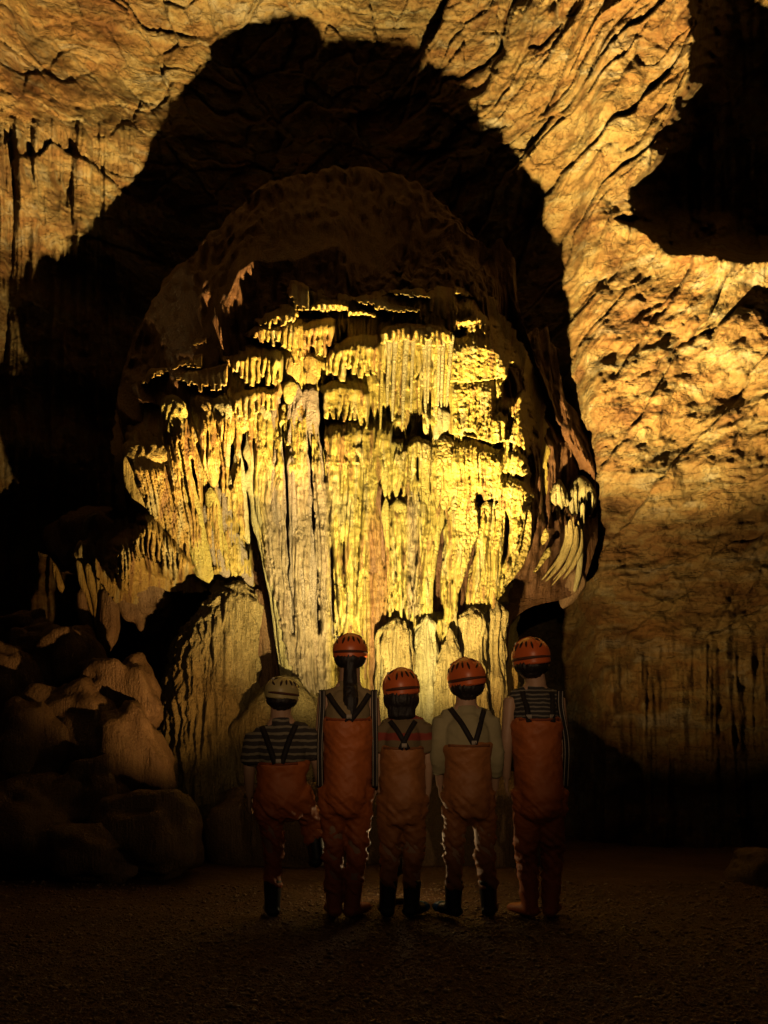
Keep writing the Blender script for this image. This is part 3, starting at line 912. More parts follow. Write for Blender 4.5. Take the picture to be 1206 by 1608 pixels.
# big fringe
relief_curtain([(596, 523), (612, 511), (640, 507), (664, 511), (688, 512), (712, 525)], [(600, 590), (618, 612), (642, 618), (664, 622), (688, 618), (704, 612)], 0.04, 0.17, 'O', teeth=26, fl=1.6)
for i, (x0, x1, yb, w) in enumerate([(604, 597, 690, 6), (612, 608, 640, 6), (622, 616, 664, 6), (628, 626, 640, 5), (640, 632, 668, 7), (650, 645, 650, 5), (657, 658, 642, 6), (667, 668, 660, 7),
                                     (675, 672, 636, 5), (684, 685, 668, 7), (690, 688, 640, 5), (697, 693, 642, 5), (704, 698, 640, 6), (710, 702, 640, 6)]):
    y0 = 516 + abs(x0 - 650) * 0.12
    strand([(x0, y0, w * 1.5), (x0 * 0.6 + x1 * 0.4, y0 + 40, w), (x0 * 0.2 + x1 * 0.8, (y0 + yb) / 2 + 20, w * 0.85), (x1, yb, w * 0.4)], 0.18 + 0.02 * ((i * 7) % 3), 'C' if i % 3 else 'Y', 'stalactite', lump=1.4)
relief_curtain([(598, 520), (612, 510), (640, 506), (664, 510), (690, 511), (712, 524)], [(602, 532), (618, 536), (642, 534), (664, 536), (690, 536), (710, 534)], 0.10, 0.30, 'Y', teeth=14)
# --- popcorn mass, right
relief_curtain([(704, 534), (724, 529), (745, 523), (768, 531), (799, 546)], [(708, 600), (738, 602), (768, 598), (797, 590)], 0.04, 0.14, 'P', teeth=4, fl=0.4, pop=1)
relief_curtain([(706, 590), (738, 586), (772, 592)], [(716, 684), (748, 692), (776, 698)], 0.04, 0.15, 'P', teeth=4, fl=0.4, pop=1)
relief_curtain([(768, 655), (782, 643), (795, 656)], [(760, 692), (776, 698), (791, 693)], 0.03, 0.14, 'P', teeth=3, fl=0.3, pop=1)
relief_curtain([(799, 690), (808, 656), (817, 631), (825, 644), (834, 684)], [(802, 694), (814, 702), (824, 709), (832, 702), (838, 690)], 0.02, 0.10, 'P', teeth=2, fl=0.3, pop=1)
relief_curtain([(789, 738), (798, 710), (814, 705), (832, 724)], [(790, 743), (804, 742), (820, 749), (829, 744)], 0.02, 0.12, 'P', teeth=2, fl=0.3, pop=1)
relief_curtain([(783, 757), (800, 747), (820, 754), (839, 778)], [(789, 800), (804, 812), (816, 811), (830, 802)], 0.04, 0.16, 'P', teeth=3, fl=0.3, pop=1)
relief_curtain([(715, 693), (742, 687), (766, 698), (789, 708)], [(704, 798), (734, 812), (757, 790), (790, 778)], 0.05, 0.17, 'P', teeth=4, fl=0.3, pop=1)
relief_curtain([(798, 552), (812, 565), (828, 600)], [(798, 566), (812, 580), (824, 604)], 0.0, 0.04, 'P', teeth=1, fl=0.3, pop=1)
relief_curtain([(716, 498), (726, 502), (748, 500)], [(722, 512), (734, 510), (747, 508)], 0.06, 0.16, 'C', teeth=2)
relief_curtain([(760, 492), (764, 485), (778, 494)], [(761, 514), (766, 517), (777, 500)], 0.04, 0.12, 'P', teeth=2)
col_strand([(727, 780, 48), (727, 826, 46), (723, 859, 38), (720, 899, 22), (714, 930, 15), (708, 970, 9), (706, 986, 6)], 0.10, 'P')
col_strand([(764, 788, 22), (760, 820, 20), (756, 860, 18), (752, 899, 30), (747, 940, 28), (745, 962, 24)], 0.08, 'P')
col_strand([(783, 790, 20), (782, 820, 20), (778, 860, 24), (775, 899, 22), (771, 940, 16), (768, 960, 12)], 0.07, 'P')
col_strand([(814, 790, 22), (812, 830, 18), (808, 860, 18), (800, 890, 16), (790, 915, 10), (778, 940, 6)], 0.05, 'P')
col_strand([(828, 800, 14), (826, 850, 14), (816, 885, 12), (802, 908, 8), (790, 925, 4)], 0.0, 'P')
for p in [[(838, 818, 5), (835, 834, 7), (831, 845, 3)], [(848, 822, 6), (844, 838, 10), (838, 850, 3)], [(857, 830, 8), (856, 845, 13), (852, 856, 4)], [(862, 860, 7), (858, 872, 13), (850, 884, 8), (838, 900, 4)], [(846, 880, 8), (836, 896, 10), (822, 912, 4)]]:
    col_strand(p, 0.0, 'P')
# --- stumps at the foot
for pts, mt, o in [([(622, 968, 14), (622, 985, 42), (622, 1020, 48), (622, 1110, 50), (621, 1240, 56)], 'K', 0.16),
                   ([(671, 966, 14), (671, 985, 34), (671, 1020, 38), (670, 1110, 40), (668, 1240, 46)], 'C', 0.14),
                   ([(706, 986, 6), (707, 1006, 22), (705, 1034, 38), (701, 1110, 44), (698, 1240, 50)], 'K', 0.20), ([(724, 1002, 4), (724, 1030, 12), (722, 1240, 22)], 'M', 0.10), ([(607, 984, 5), (606, 1010, 16), (604, 1240, 26)], 'C', 0.19), ([(635, 975, 5), (637, 1000, 16), (640, 1240, 26)], 'K', 0.20),
                   ([(742, 952, 30), (742, 968, 45), (741, 1010, 44), (738, 1060, 46), (735, 1240, 56)], 'K', 0.14),
                   ([(779, 944, 18), (777, 966, 38), (775, 1020, 32), (772, 1080, 38), (768, 1240, 50)], 'K', 0.10),
                   ([(803, 1030, 6), (803, 1050, 16), (802, 1085, 18), (800, 1240, 30)], 'O', 0.02),
                   ([(648, 1000, 6), (648, 1050, 12), (648, 1240, 18)], 'M', 0.05)]:
    strand(pts, o, mt, 'stalagmite', flute=2.4, lump=2.2, k=0.9)
for g in [[(384, 670, 12), (388, 760, 16), (398, 850, 20), (412, 930, 26), (426, 1000, 24), (440, 1066, 12)], [(445, 660, 7), (449, 760, 7), (453, 860, 6), (461, 1000, 5)], [(484, 655, 7), (488, 760, 6), (494, 900, 5), (500, 1000, 4)],
          [(503, 610, 8), (505, 690, 9), (512, 760, 5)], [(362, 690, 9), (366, 730, 12), (362, 770, 6)], [(300, 715, 6), (310, 790, 6), (316, 830, 4)], [(696, 800, 8), (690, 850, 14), (684, 930, 16), (690, 975, 22)], [(752, 764, 12), (754, 790, 14), (744, 850, 10), (728, 920, 14), (722, 975, 10)],
          [(797, 800, 7), (796, 850, 8), (788, 890, 5)], [(640, 640, 8), (641, 690, 7)], [(600, 632, 7), (601, 662, 8)], [(280, 690, 5), (290, 760, 5), (300, 800, 4)], [(520, 850, 4), (524, 980, 4)], [(812, 560, 26), (808, 600, 40), (796, 640, 20)], [(735, 672, 18), (742, 690, 20)], [(828, 708, 14), (836, 750, 10)]]:
    relief_gap(g, 0.35)


def build_relief():
    poly = [(194, 650), (206, 610), (210, 588), (236, 568), (286, 548), (292, 520), (304, 496), (326, 474), (340, 505), (352, 520), (366, 545), (382, 512), (394, 492), (440, 468), (446, 428), (490, 436), (560, 452), (640, 440), (720, 440), (762, 474), (802, 536), (836, 600), (846, 680), (848, 780), (838, 850),
            (806, 930), (798, 985), (804, 1126), (436, 1126), (432, 1050), (412, 950), (396, 930), (304, 912), (288, 920), (258, 914), (226, 902), (206, 934), (184, 930), (163, 900), (163, 856), (184, 838), (206, 820), (212, 800), (198, 775), (188, 700)]
    jx = 7 * fbm(RX * 0.05, RY * 0.05, 1.1, 3); jy = 7 * fbm(RX * 0.05, RY * 0.05, 9.1, 3)
    sd = poly_sdf(RX + jx, RY + jy, poly)
    h = RH_ + 0.05 * RN2
    # fine flutes that follow the drapery direction, and grain
    lean = np.where(RX < 400, (400 - RX) * 0.0016, (585 - RX) * 0.0006) * (RY - 600)
    fx = RX - lean
    lowr = smooth01((RY - 620) / 80)
    h = h + (0.012 + 0.024 * lowr) * ridged(fx * 0.13 + RN1, RY * 0.006, 2.0, 3)
    h = h + 0.012 * fbm(RX * 0.05, RY * 0.05, 6.0, 4)
    pw = smooth01((RX - 700) / 20) * smooth01((900 - RY) / 60)
    f1, f2, i1, _, _, _ = worley2(RX * 0.19 + 0.9 * RN1 + 0.5 * noise3(RX * 0.11, RY * 0.11, 2.2), RY * 0.19 + 0.9 * noise3(RX * 0.07, RY * 0.07, 6.2), 3)
    h = h + pw * 0.012 * np.clip(1 - f1 * 1.3, 0, 1) * (0.4 + i1)
    edge = smooth01(sd / 26)
    Y = D0(RX, RY) + 0.12 - h * edge + 0.22 * (1 - edge)
    q = P(RX, RY, Y).reshape(-1, 3)
    nu, nv = len(GX), len(GY)
    f = grid_faces(nu, nv)
    keep = (sd.ravel()[f] > -14).all(1)
    f = f[keep]
    used = np.unique(f); remap = np.full(len(q), -1); remap[used] = np.arange(len(used))
    o = mesh_from('flowstone_face', q[used], remap[f][:, ::-1][:, ::-1], None, FORM)
    # mineral tint: yellow heart, orange wing and rim, mauve-grey lower left of centre, rusty bands; gaps painted darker as shade
    x = RX.ravel()[used]; y = RY.ravel()[used]; hh = h.ravel()[used]
    n = fbm(x * 0.012, y * 0.006, 4.0, 3); nb = fbm(x * 0.09, y * 0.012, 8.0, 3)
    col = np.zeros((len(used), 4), np.float32); col[:, 3] = 1
    yel = np.array([0.380, 0.306, 0.069]); org = np.array([0.334, 0.213, 0.049]); mau = np.array([0.248, 0.196, 0.124]); rus = np.array([0.190, 0.092, 0.034]); crm = np.array([0.380, 0.334, 0.162])
    c = np.tile(yel, (len(used), 1))

    def blend(c, w, t): return c * (1 - w[:, None]) + t * w[:, None]
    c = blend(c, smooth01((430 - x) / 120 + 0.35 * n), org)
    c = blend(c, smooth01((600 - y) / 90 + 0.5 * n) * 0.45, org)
    c = blend(c, smooth01((nb - 0.15) / 0.35) * 0.6, crm)
    c = blend(c, smooth01((-nb - 0.22) / 0.3) * 0.75, rus)
    mw = smooth01(np.minimum((x - 400) / 25, (528 - x) / 20)) * smooth01((y - 690 + 50 * n) / 120)
    c = blend(c, mw * 0.9, mau)
    mw = smooth01(1 - np.abs(x - 648) / 16) * smooth01((y - 760) / 40) * smooth01((985 - y) / 30)
    c = blend(c, mw * 0.8, mau)
    mw = smooth01(1.2 - np.abs(x - 592 + 8 * n) / 20) * smooth01((y - 775) / 60)
    c = blend(c, mw * 0.8, rus * 1.15)
    c = blend(c, smooth01((-hh - 0.03) / 0.16) * 0.85, rus * 0.8)  # recessed gaps darkened in the tint: shade put into the colour
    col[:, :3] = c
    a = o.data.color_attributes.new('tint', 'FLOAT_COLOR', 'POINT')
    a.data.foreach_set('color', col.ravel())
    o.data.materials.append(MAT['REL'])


build_relief()
# --- right hanging fringe
RH = lambda a, b: 8.45 + 0 * np.asarray(a, float)
curtain([(857, 787), (866, 764), (877, 751), (888, 768)], [(862, 792), (872, 793), (882, 796), (892, 795)], 0.0, 0.12, 'C', teeth=8, fl=1.5, yfun=RH)
curtain([(886, 776), (898, 756), (910, 745), (924, 752), (938, 778)], [(888, 796), (900, 802), (912, 808), (924, 808), (936, 796)], 0.0, 0.14, 'C', teeth=10, fl=1.6, yfun=RH)
for p in [[(895, 816, 6), (896, 840, 11), (888, 868, 10), (872, 896, 9), (856, 914, 3)], [(905, 826, 5), (904, 855, 9), (894, 882, 9), (876, 908, 5), (866, 920, 2)], [(886, 862, 6), (876, 880, 8), (860, 900, 5), (850, 912, 2)],
          [(912, 830, 5), (911, 860, 8), (900, 888, 8), (884, 910, 3)], [(889, 824, 3), (889, 845, 5), (880, 870, 4), (866, 896, 2)], [(900, 812, 3), (901, 850, 4), (890, 884, 4), (868, 912, 2)], [(908, 818, 3), (908, 852, 4), (898, 880, 4), (880, 906, 2)]]:
    strand(p, 0, 'K', depth=8.3)
strand([(915, 790, 8), (914, 830, 6), (912, 870, 7), (908, 905, 9), (902, 930, 5)], 0, 'C', 'stalactite', depth=8.35)
strand([(900, 888, 26), (898, 920, 38), (890, 945, 22), (884, 956, 8)], 0, 'G', 'column', depth=8.55)

# ================================================================== left stalagmite, hanging cluster and boulders
def thing_at(name, px, py, y, label, cat, group=None):
    q = P(px, py, y)
    return empty(name, tuple(q), label, cat, group)


MY = 7.55
t = thing_at('stalagmite_mound', 330, 1372, MY, 'broad tan stalagmite mound with rippled skin, below the left draperies', 'stalagmite')
strand([(374, 911, 34), (370, 922, 62), (361, 950, 84), (350, 985, 106), (338, 1030, 126), (328, 1090, 140), (318, 1160, 156), (312, 1240, 176), (306, 1390, 205)], 0, 'T', 'mound', t, 0.8, MY + 0.15, flute=2.6, lump=1.2, around=300)
t = thing_at('stalagmite_column', 412, 1372, 7.95, 'narrow grey-brown column leaning behind the broad stalagmite mound', 'stalagmite')
strand([(404, 925, 14), (410, 970, 30), (414, 1030, 40), (416, 1100, 48), (414, 1240, 60), (412, 1380, 70)], 0, 'R', 'column', t, 1.0, 7.95)


def boulder(px, py, w, h, y, label, mat='G', k=0.8, flat=0.0, seed=0, tilt=0.0, name='boulder', cat='boulder', group='rounded boulders piled at lower left', rough=1.0):
    nu, nv = 56, 34
    u = np.linspace(0, 2 * math.pi, nu, endpoint=False); v = np.linspace(0.0, math.pi, nv)
    V, U = np.meshgrid(v, u, indexing='ij')
    s = y / FPX
    n = np.stack([np.sin(V) * np.cos(U), np.sin(V) * np.sin(U), np.cos(V)], -1)
    e = 0.82
    nn = np.sign(n) * np.abs(n) ** e
    f = 1.12 + rough * (0.42 * fbm(n[..., 0] * 1.0 + seed * 7.1, n[..., 1] * 1.0, n[..., 2] * 1.0 + seed, 2) - 0.10 * np.abs(noise3(n[..., 0] * 1.7 + seed * 3, n[..., 1] * 1.7, n[..., 2] * 1.2)) * 2 + 0.035 * ridged(n[..., 0] * 5 + seed, n[..., 1] * 5, n[..., 2] * 1.0, 3))
    q = nn * f[..., None] * np.array([w / 2 * s, w / 2 * s * k, h / 2 * s])
    ct, st = math.cos(tilt), math.sin(tilt)
    q = np.stack([q[..., 0] * ct - q[..., 2] * st, q[..., 1], q[..., 0] * st + q[..., 2] * ct], -1)
    c = P(px, py, y)
    q = q + c
    o = mesh_from(name, q.reshape(-1, 3), grid_faces(nu, nv, True)[:, ::-1], MAT[mat])
    base = np.array([c[0], c[1], float(q[..., 2].min())])
    o.data.transform(Matrix.Translation(-Vector(base)))
    o.location = base
    tag(o, label, cat, group)
    return o


LB = 'rounded boulders piled at lower left'
for i, a in enumerate([
    (38, 985, 72, 46, 7.9, 'small pale boulder at the back of the pile, near the left edge', 0.2),
    (62, 1012, 66, 52, 7.7, 'small rounded boulder below the rearmost one in the left pile', -0.1),
    (108, 1042, 104, 100, 7.55, 'ridged boulder under the orange hanging draperies', 0.5),
    (195, 1090, 104, 112, 7.25, 'pointed brown boulder standing left of the broad stalagmite mound', 0.35),
    (20, 1080, 92, 120, 7.35, 'broad sloping boulder cut by the left edge of the photo', 0.4),
    (110, 1140, 118, 130, 7.05, 'large round boulder in the middle of the left pile', 0.1),
    (205, 1185, 104, 140, 6.95, 'dim boulder at the foot of the broad stalagmite mound', 0.3),
    (40, 1180, 110, 130, 6.85, 'low dark boulder under the sloping one at the left edge', -0.2),
    (150, 1250, 110, 110, 6.7, 'low rounded boulder at the front of the left pile', 0.1),
    (55, 1290, 150, 130, 6.6, 'dark boulder in the lower left corner of the pile, near the floor', 0.0),
    (235, 1310, 150, 120, 6.6, 'dark low boulder in front of the broad stalagmite mound', 0.0),
    (140, 1340, 140, 80, 6.45, 'flat dark boulder at the front edge of the left pile', 0.0),
]):
    boulder(a[0], a[1], a[2], a[3], a[4], a[5], seed=i + 1, tilt=a[6], k=0.9)
boulder(1195, 1372, 90, 70, 6.4, 'grey boulder at the right edge of the floor', seed=31, group=None, k=1.2)
boulder(450, 1172, 150, 170, 7.6, 'low rough crusted hump behind the boy in the cream helmet', mat='T', seed=35, group=None, k=0.7, name='crusted_hump', cat='rock', rough=0.6)
boulder(470, 1310, 260, 170, 7.5, 'dark rock ledge under the crusted hump, behind the children', seed=37, group=None, k=0.6, name='rock_ledge', cat='rock', rough=0.7)
boulder(700, 1300, 300, 170, 7.5, 'dark rock ledge at the foot of the stalagmite stumps', seed=39, group=None, k=0.6, name='rock_ledge', cat='rock', rough=0.7)
boulder(226, 940, 70, 90, 8.0, 'rough grey rock under the two petal-shaped draperies', mat='G', seed=41, group=None, k=0.8, name='rough_rock', cat='rock', tilt=0.4, rough=1.3)

HY_ = 7.9
t = thing_at('hanging_drapery_cluster', 138, 1015, HY_, 'orange hanging draperies in the dark at far left, above the boulders', 'stalactites')
HF = lambda a, b: HY_ + 0 * np.asarray(a, float)
strand([(150, 806, 8), (141, 816, 14), (134, 830, 12), (130, 850, 10)], 0, 'K', 'horn', t, 1.0, HY_)
curtain([(112, 872), (124, 850), (138, 843), (150, 872)], [(114, 885), (126, 905), (140, 915), (152, 890)], 0.0, 0.08, 'K', 'drapery', t, teeth=8, yfun=HF)
for p, mt in [([(122, 880, 10), (130, 915, 12), (138, 940, 8), (146, 968, 3)], 'O'), ([(138, 885, 12), (144, 920, 12), (150, 950, 9), (150, 985, 4)], 'O'), ([(150, 880, 10), (155, 915, 8), (156, 945, 6)], 'O'),
              ([(162, 905, 10), (162, 940, 12), (157, 980, 9), (153, 1002, 3)], 'O'), ([(128, 925, 16), (130, 960, 20), (142, 995, 14), (156, 1016, 5)], 'G'), ([(168, 920, 20), (172, 960, 30), (170, 1000, 30), (160, 1030, 20)], 'G')]:
    strand(p, 0, mt, 'stalactite', t, 1.0, HY_ - 0.05)
strand([(84, 884, 4), (88, 900, 11), (95, 920, 12), (97, 932, 3)], 0, 'O', 'stalactite', t, 1.0, HY_)
boulder(140, 850, 96, 90, 8.7, 'dark bulge of rock that carries the orange hanging draperies', seed=43, group=None, k=0.7, name='rock_bulge', cat='rock')


# ================================================================== floor
def floor_material():
    m, nt, b = new_mat('gravel_mud')
    v = mapped(nt, (1, 1, 1))
    n1 = noise_node(nt, v, 1.6, 5, 0.6)
    n2 = noise_node(nt, v, 70, 4, 0.7)
    c = ramp(nt, n1, [(0.3, (0.11, 0.05, 0.024)), (0.5, (0.20, 0.10, 0.048)), (0.7, (0.27, 0.15, 0.075))])
    d = ramp(nt, n2, [(0.35, (0.4, 0.36, 0.32)), (0.6, (1, 1, 1)), (0.72, (1.8, 1.7, 1.6))])
    c = mix(nt, 0.8, c, d, 'MULTIPLY')
    nt.links.new(c, b.inputs['Base Color'])
    b.inputs['Roughness'].default_value = 0.6
    nrm = bump(nt, n2, 0.03, 1.0)
    nrm = bump(nt, noise_node(nt, v, 22, 4, 0.6), 0.05, 0.7, nrm)
    nt.links.new(nrm, b.inputs['Normal'])
    return m


def floor_z(x, y):
    return 0.030 * fbm(x * 0.9, y * 0.9, 0.3, 3) + 0.010 * fbm(x * 5, y * 5, 1.3, 3) - 0.012


MAT['F'] = floor_material()
xs = np.concatenate([np.linspace(-9, -3, 40, endpoint=False), np.linspace(-3, 3, 260), np.linspace(3.1, 9, 40)])
ys = np.concatenate([np.linspace(-6, 2.4, 50, endpoint=False), np.linspace(2.4, 7.6, 240), np.linspace(7.7, 12, 30)])
X, Y = np.meshgrid(xs, ys)
Z = floor_z(X, Y)
fl = mesh_from('cave_floor', np.stack([X, Y, Z], -1).reshape(-1, 3), grid_faces(len(xs), len(ys)), MAT['F'])
tag(fl, 'dark gravel and mud floor of the cave', None, None, 'structure')

m, nt, b = new_mat('pebble')
oi = N(nt, 'ShaderNodeObjectInfo')
nn_ = noise_node(nt, mapped(nt, (1, 1, 1)), 25, 2)
nt.links.new(ramp(nt, nn_, [(0.3, (0.08, 0.04, 0.02)), (0.5, (0.2, 0.11, 0.06)), (0.68, (0.5, 0.38, 0.27))]), b.inputs['Base Color'])
b.inputs['Roughness'].default_value = 0.38
MAT['peb'] = m


def build_pebbles(n=55000):
    base = np.array([(1, 0, 0), (0, 1, 0), (-1, 0, 0), (0, -1, 0), (0, 0, 1), (0, 0, -1)], float)
    tri = np.array([(0, 1, 4), (1, 2, 4), (2, 3, 4), (3, 0, 4), (1, 0, 5), (2, 1, 5), (3, 2, 5), (0, 3, 5)])
    # spread evenly in view: denser close to the camera
    py = RNG.uniform(1385, 1640, n); yy = FPX / (py - HY); px = RNG.uniform(-60, 1270, n)
    x = (px - CX) * yy / FPX
    r = np.exp(RNG.normal(math.log(0.0038), 0.6, n)) * (0.6 + 0.4 * yy / 5)
    r = np.clip(r, 0.0025, 0.015)
    ax = RNG.uniform(0.7, 1.4, (n, 3)) * np.array([1, 1, 0.65])
    jit = 1 + 0.22 * RNG.normal(size=(n, len(base)))
    th = RNG.uniform(0, 6.28, n); c, s = np.cos(th)[:, None], np.sin(th)[:, None]
    v = base[None] * jit[..., None] * ax[:, None] * r[:, None, None]
    vx = v[..., 0] * c - v[..., 1] * s; vy = v[..., 0] * s + v[..., 1] * c
    out = np.stack([vx + x[:, None], vy + yy[:, None], v[..., 2] + (floor_z(x, yy) + r * 0.25)[:, None]], -1)
    t = (tri[None] + (np.arange(n) * len(base))[:, None, None]).reshape(-1, 3)
    o = mesh_from('gravel', out.reshape(-1, 3), np.zeros((0, 4), int), MAT['peb'], None, t, smooth=False)
    tag(o, 'loose brown gravel strewn over the cave floor', 'gravel', None, 'stuff')


build_pebbles()

# ================================================================== people
KY = 5.12                      # the row the children stand in
KS = KY / FPX


def K(px, py, dy=0.0):
    return np.array([(px - CX) * KS, KY + dy, CAMZ + (HY - py) * KS])


def simple_mat(name, col, rough=0.6, spec=0.4, vary=0.25, scale=9.0, fine=0.0):
    m, nt, b = new_mat(name)
    n = noise_node(nt, mapped(nt, (1, 1, 1)), scale, 4, 0.6)
    lo = tuple(c * (1 - vary) for c in col); hi = tuple(min(1, c * (1 + vary)) for c in col)
    nt.links.new(ramp(nt, n, [(0.3, lo), (0.7, hi)]), b.inputs['Base Color'])
    b.inputs['Roughness'].default_value = rough
    b.inputs['Specular IOR Level'].default_value = spec
    if fine:
        nt.links.new(bump(nt, noise_node(nt, mapped(nt, (1, 1, 1)), 140, 3, 0.7), 0.003 * fine), b.inputs['Normal'])
    return m


def stripe_mat(name, dark, light, per_m):
    m, nt, b = new_mat(name)
    g = N(nt, 'ShaderNodeNewGeometry'); sx = N(nt, 'ShaderNodeSeparateXYZ')
    nt.links.new(g.outputs['Position'], sx.inputs[0])
    wob = math_n(nt, 'MULTIPLY', noise_node(nt, mapped(nt, (1, 1, 1)), 14, 2), 0.02)
    z = math_n(nt, 'ADD', sx.outputs['Z'], wob)
    f = math_n(nt, 'FRACT', math_n(nt, 'MULTIPLY', z, per_m))
    nt.links.new(ramp(nt, f, [(0.0, dark), (0.60, dark), (0.64, light), (0.96, light), (1.0, dark)]), b.inputs['Base Color'])
    b.inputs['Roughness'].default_value = 0.85
    return m


SKIN = simple_mat('skin', (0.55, 0.33, 0.21), 0.5, 0.4, 0.1)
HAIR = simple_mat('hair_black', (0.018, 0.013, 0.011), 0.45, 0.5, 0.3, 60, 1.0)
BOOT = simple_mat('boot_black', (0.02, 0.026, 0.024), 0.42, 0.5)
BLUE = simple_mat('boot_blue', (0.03, 0.24, 0.80), 0.4, 0.5, 0.1)
STRAP = simple_mat('strap_black', (0.022, 0.018, 0.018), 0.7, 0.3)
PIPE = simple_mat('strap_piping', (0.45, 0.38, 0.30), 0.6, 0.4)
HRED = simple_mat('helmet_red', (0.74, 0.15, 0.035), 0.38, 0.5, 0.08)
HCREAM = simple_mat('helmet_cream', (0.52, 0.42, 0.18), 0.42, 0.5, 0.08)
HDARK = simple_mat('helmet_vent', (0.03, 0.012, 0.01), 0.6, 0.3)
HBAND = simple_mat('helmet_band', (0.10, 0.035, 0.018), 0.6, 0.4)
LAMPM = simple_mat('headlamp_shell', (0.55, 0.52, 0.46), 0.35, 0.5)
W_RED = simple_mat('wader_orange', (0.60, 0.16, 0.035), 0.5, 0.5, 0.15, 7, 0.8)
W_BRN = simple_mat('wader_brown', (0.45, 0.17, 0.05), 0.5, 0.5, 0.15, 7, 0.8)
S_STR = stripe_mat('shirt_striped', (0.05, 0.042, 0.04), (0.27, 0.23, 0.16), 28)
S_STR2 = stripe_mat('top_striped', (0.04, 0.035, 0.035), (0.24, 0.21, 0.17), 44)
S_TAN = simple_mat('top_tan', (0.34, 0.25, 0.13), 0.85, 0.2, 0.12)
S_KHA = simple_mat('shirt_khaki', (0.40, 0.34, 0.19), 0.85, 0.2, 0.12)
S_BRN = stripe_mat('shirt_brown_red', (0.20, 0.14, 0.07), (0.30, 0.05, 0.03), 9)


def tube(secs, na=20):
    """secs: (centre, rx, ry[, axis]) -> closed tube; sections lie across the path"""
    c = np.array([s[0] for s in secs], float)
    n = len(c)
    tan = np.zeros_like(c)
    tan[1:-1] = c[2:] - c[:-2]; tan[0] = c[1] - c[0]; tan[-1] = c[-1] - c[-2]
    tan /= np.linalg.norm(tan, axis=1)[:, None] + 1e-9
    ang = np.linspace(0, 2 * math.pi, na, endpoint=False)
    vs = []
    for i in range(n):
        t = tan[i]
        if abs(t[2]) > 0.35: ref = np.array([1.0, 0, 0])
        elif abs(t[1]) > abs(t[0]): ref = np.array([1.0, 0, 0])
        else: ref = np.array([0, 1.0, 0])
        u = ref - t * ref.dot(t); u /= np.linalg.norm(u)
        w = np.cross(t, u)
        vs.append(c[i] + secs[i][1] * np.cos(ang)[:, None] * u + secs[i][2] * np.sin(ang)[:, None] * w)
    v = np.concatenate(vs + [c[:1] - tan[:1] * 0.6 * secs[0][2], c[-1:] + tan[-1:] * 0.6 * secs[-1][2]])
    q = grid_faces(na, n, True)
    a = np.arange(na); b = np.roll(a, -1)
    t = np.concatenate([np.stack([np.full(na, n * na), b, a], 1), np.stack([np.full(na, n * na + 1), a + (n - 1) * na, b + (n - 1) * na], 1)])
    return v, q, t


def ball(c, rx, ry, rz, nu=20, nv=14):
    u = np.linspace(0, 2 * math.pi, nu, endpoint=False); v = np.linspace(0.05, math.pi - 0.05, nv)
    V, U = np.meshgrid(v, u, indexing='ij')
    q = np.stack([np.sin(V) * np.cos(U) * rx, np.sin(V) * np.sin(U) * ry, np.cos(V) * rz], -1).reshape(-1, 3) + np.asarray(c)
    f = grid_faces(nu, nv, True)
    q = np.concatenate([q, [np.asarray(c) + [0, 0, rz], np.asarray(c) - [0, 0, rz]]])
    a = np.arange(nu); b = np.roll(a, -1)
    t = np.concatenate([np.stack([np.full(nu, nu * nv), b, a], 1), np.stack([np.full(nu, nu * nv + 1), a + (nv - 1) * nu, b + (nv - 1) * nu], 1)])
    return q, f, t


def joined(parts):
    vs, qs, ts = [], [], []; o = 0
    for v, q, t in parts:
        vs.append(v); qs.append(q + o); ts.append(t + o); o += len(v)
    return np.concatenate(vs), np.concatenate(qs), np.concatenate(ts)


def fused(name, parts, voxel, mat, parent, smooth=4, wrinkle=None):
    """all primitives fused into one continuous skin"""
    v, q, t = joined(parts)
    o = mesh_from('tmp', v, q, None, None, t)
    r = o.modifiers.new('r', 'REMESH'); r.mode = 'VOXEL'; r.voxel_size = voxel; r.use_smooth_shade = True
    s = o.modifiers.new('s', 'SMOOTH'); s.factor = 0.5; s.iterations = smooth
    dg = bpy.context.evaluated_depsgraph_get()
    ev = o.evaluated_get(dg); me = ev.to_mesh()
    n = len(me.vertices)
    co = np.empty(n * 3, np.float32); me.vertices.foreach_get('co', co); co = co.reshape(-1, 3).astype(float)
    no = np.empty(n * 3, np.float32); me.vertices.foreach_get('normal', no); no = no.reshape(-1, 3)
    lt = np.empty(len(me.polygons), np.int32); me.polygons.foreach_get('loop_total', lt)
    lv = np.empty(len(me.loops), np.int32); me.loops.foreach_get('vertex_index', lv)
    ev.to_mesh_clear()
    old = o.data; bpy.data.objects.remove(o); bpy.data.meshes.remove(old)
    st = np.concatenate([[0], np.cumsum(lt)[:-1]])
    quads = np.stack([lv[st[lt == 4] + k] for k in range(4)], 1)
    tris = np.stack([lv[st[lt == 3] + k] for k in range(3)], 1) if (lt == 3).any() else None
    if wrinkle is not None:
        co = co + no * wrinkle(co)[:, None]
    return mesh_from(name, co, quads, mat, parent, tris), (co, quads)


def lerp(a, b, t): return a * (1 - t) + b * t


def limb(pts, radii, sub=5, k=1.0):
    """smooth limb through joints with tapering radii"""
    pts = np.array(pts, float); n = len(pts); out = []
    for i in range(n - 1):
        for j in range(sub + (1 if i == n - 2 else 0)):
            t = j / sub
            r = radii[i] * (1 - t) + radii[i + 1] * t
            out.append((lerp(pts[i], pts[i + 1], t), r, r * k))
    # relax the centre line at the joints
    c = np.array([o[0] for o in out]); c2 = c.copy()
    c2[1:-1] = (c[:-2] + 2 * c[1:-1] + c[2:]) / 4
    return tube([(c2[i], out[i][1], out[i][2]) for i in range(len(out))], 16)


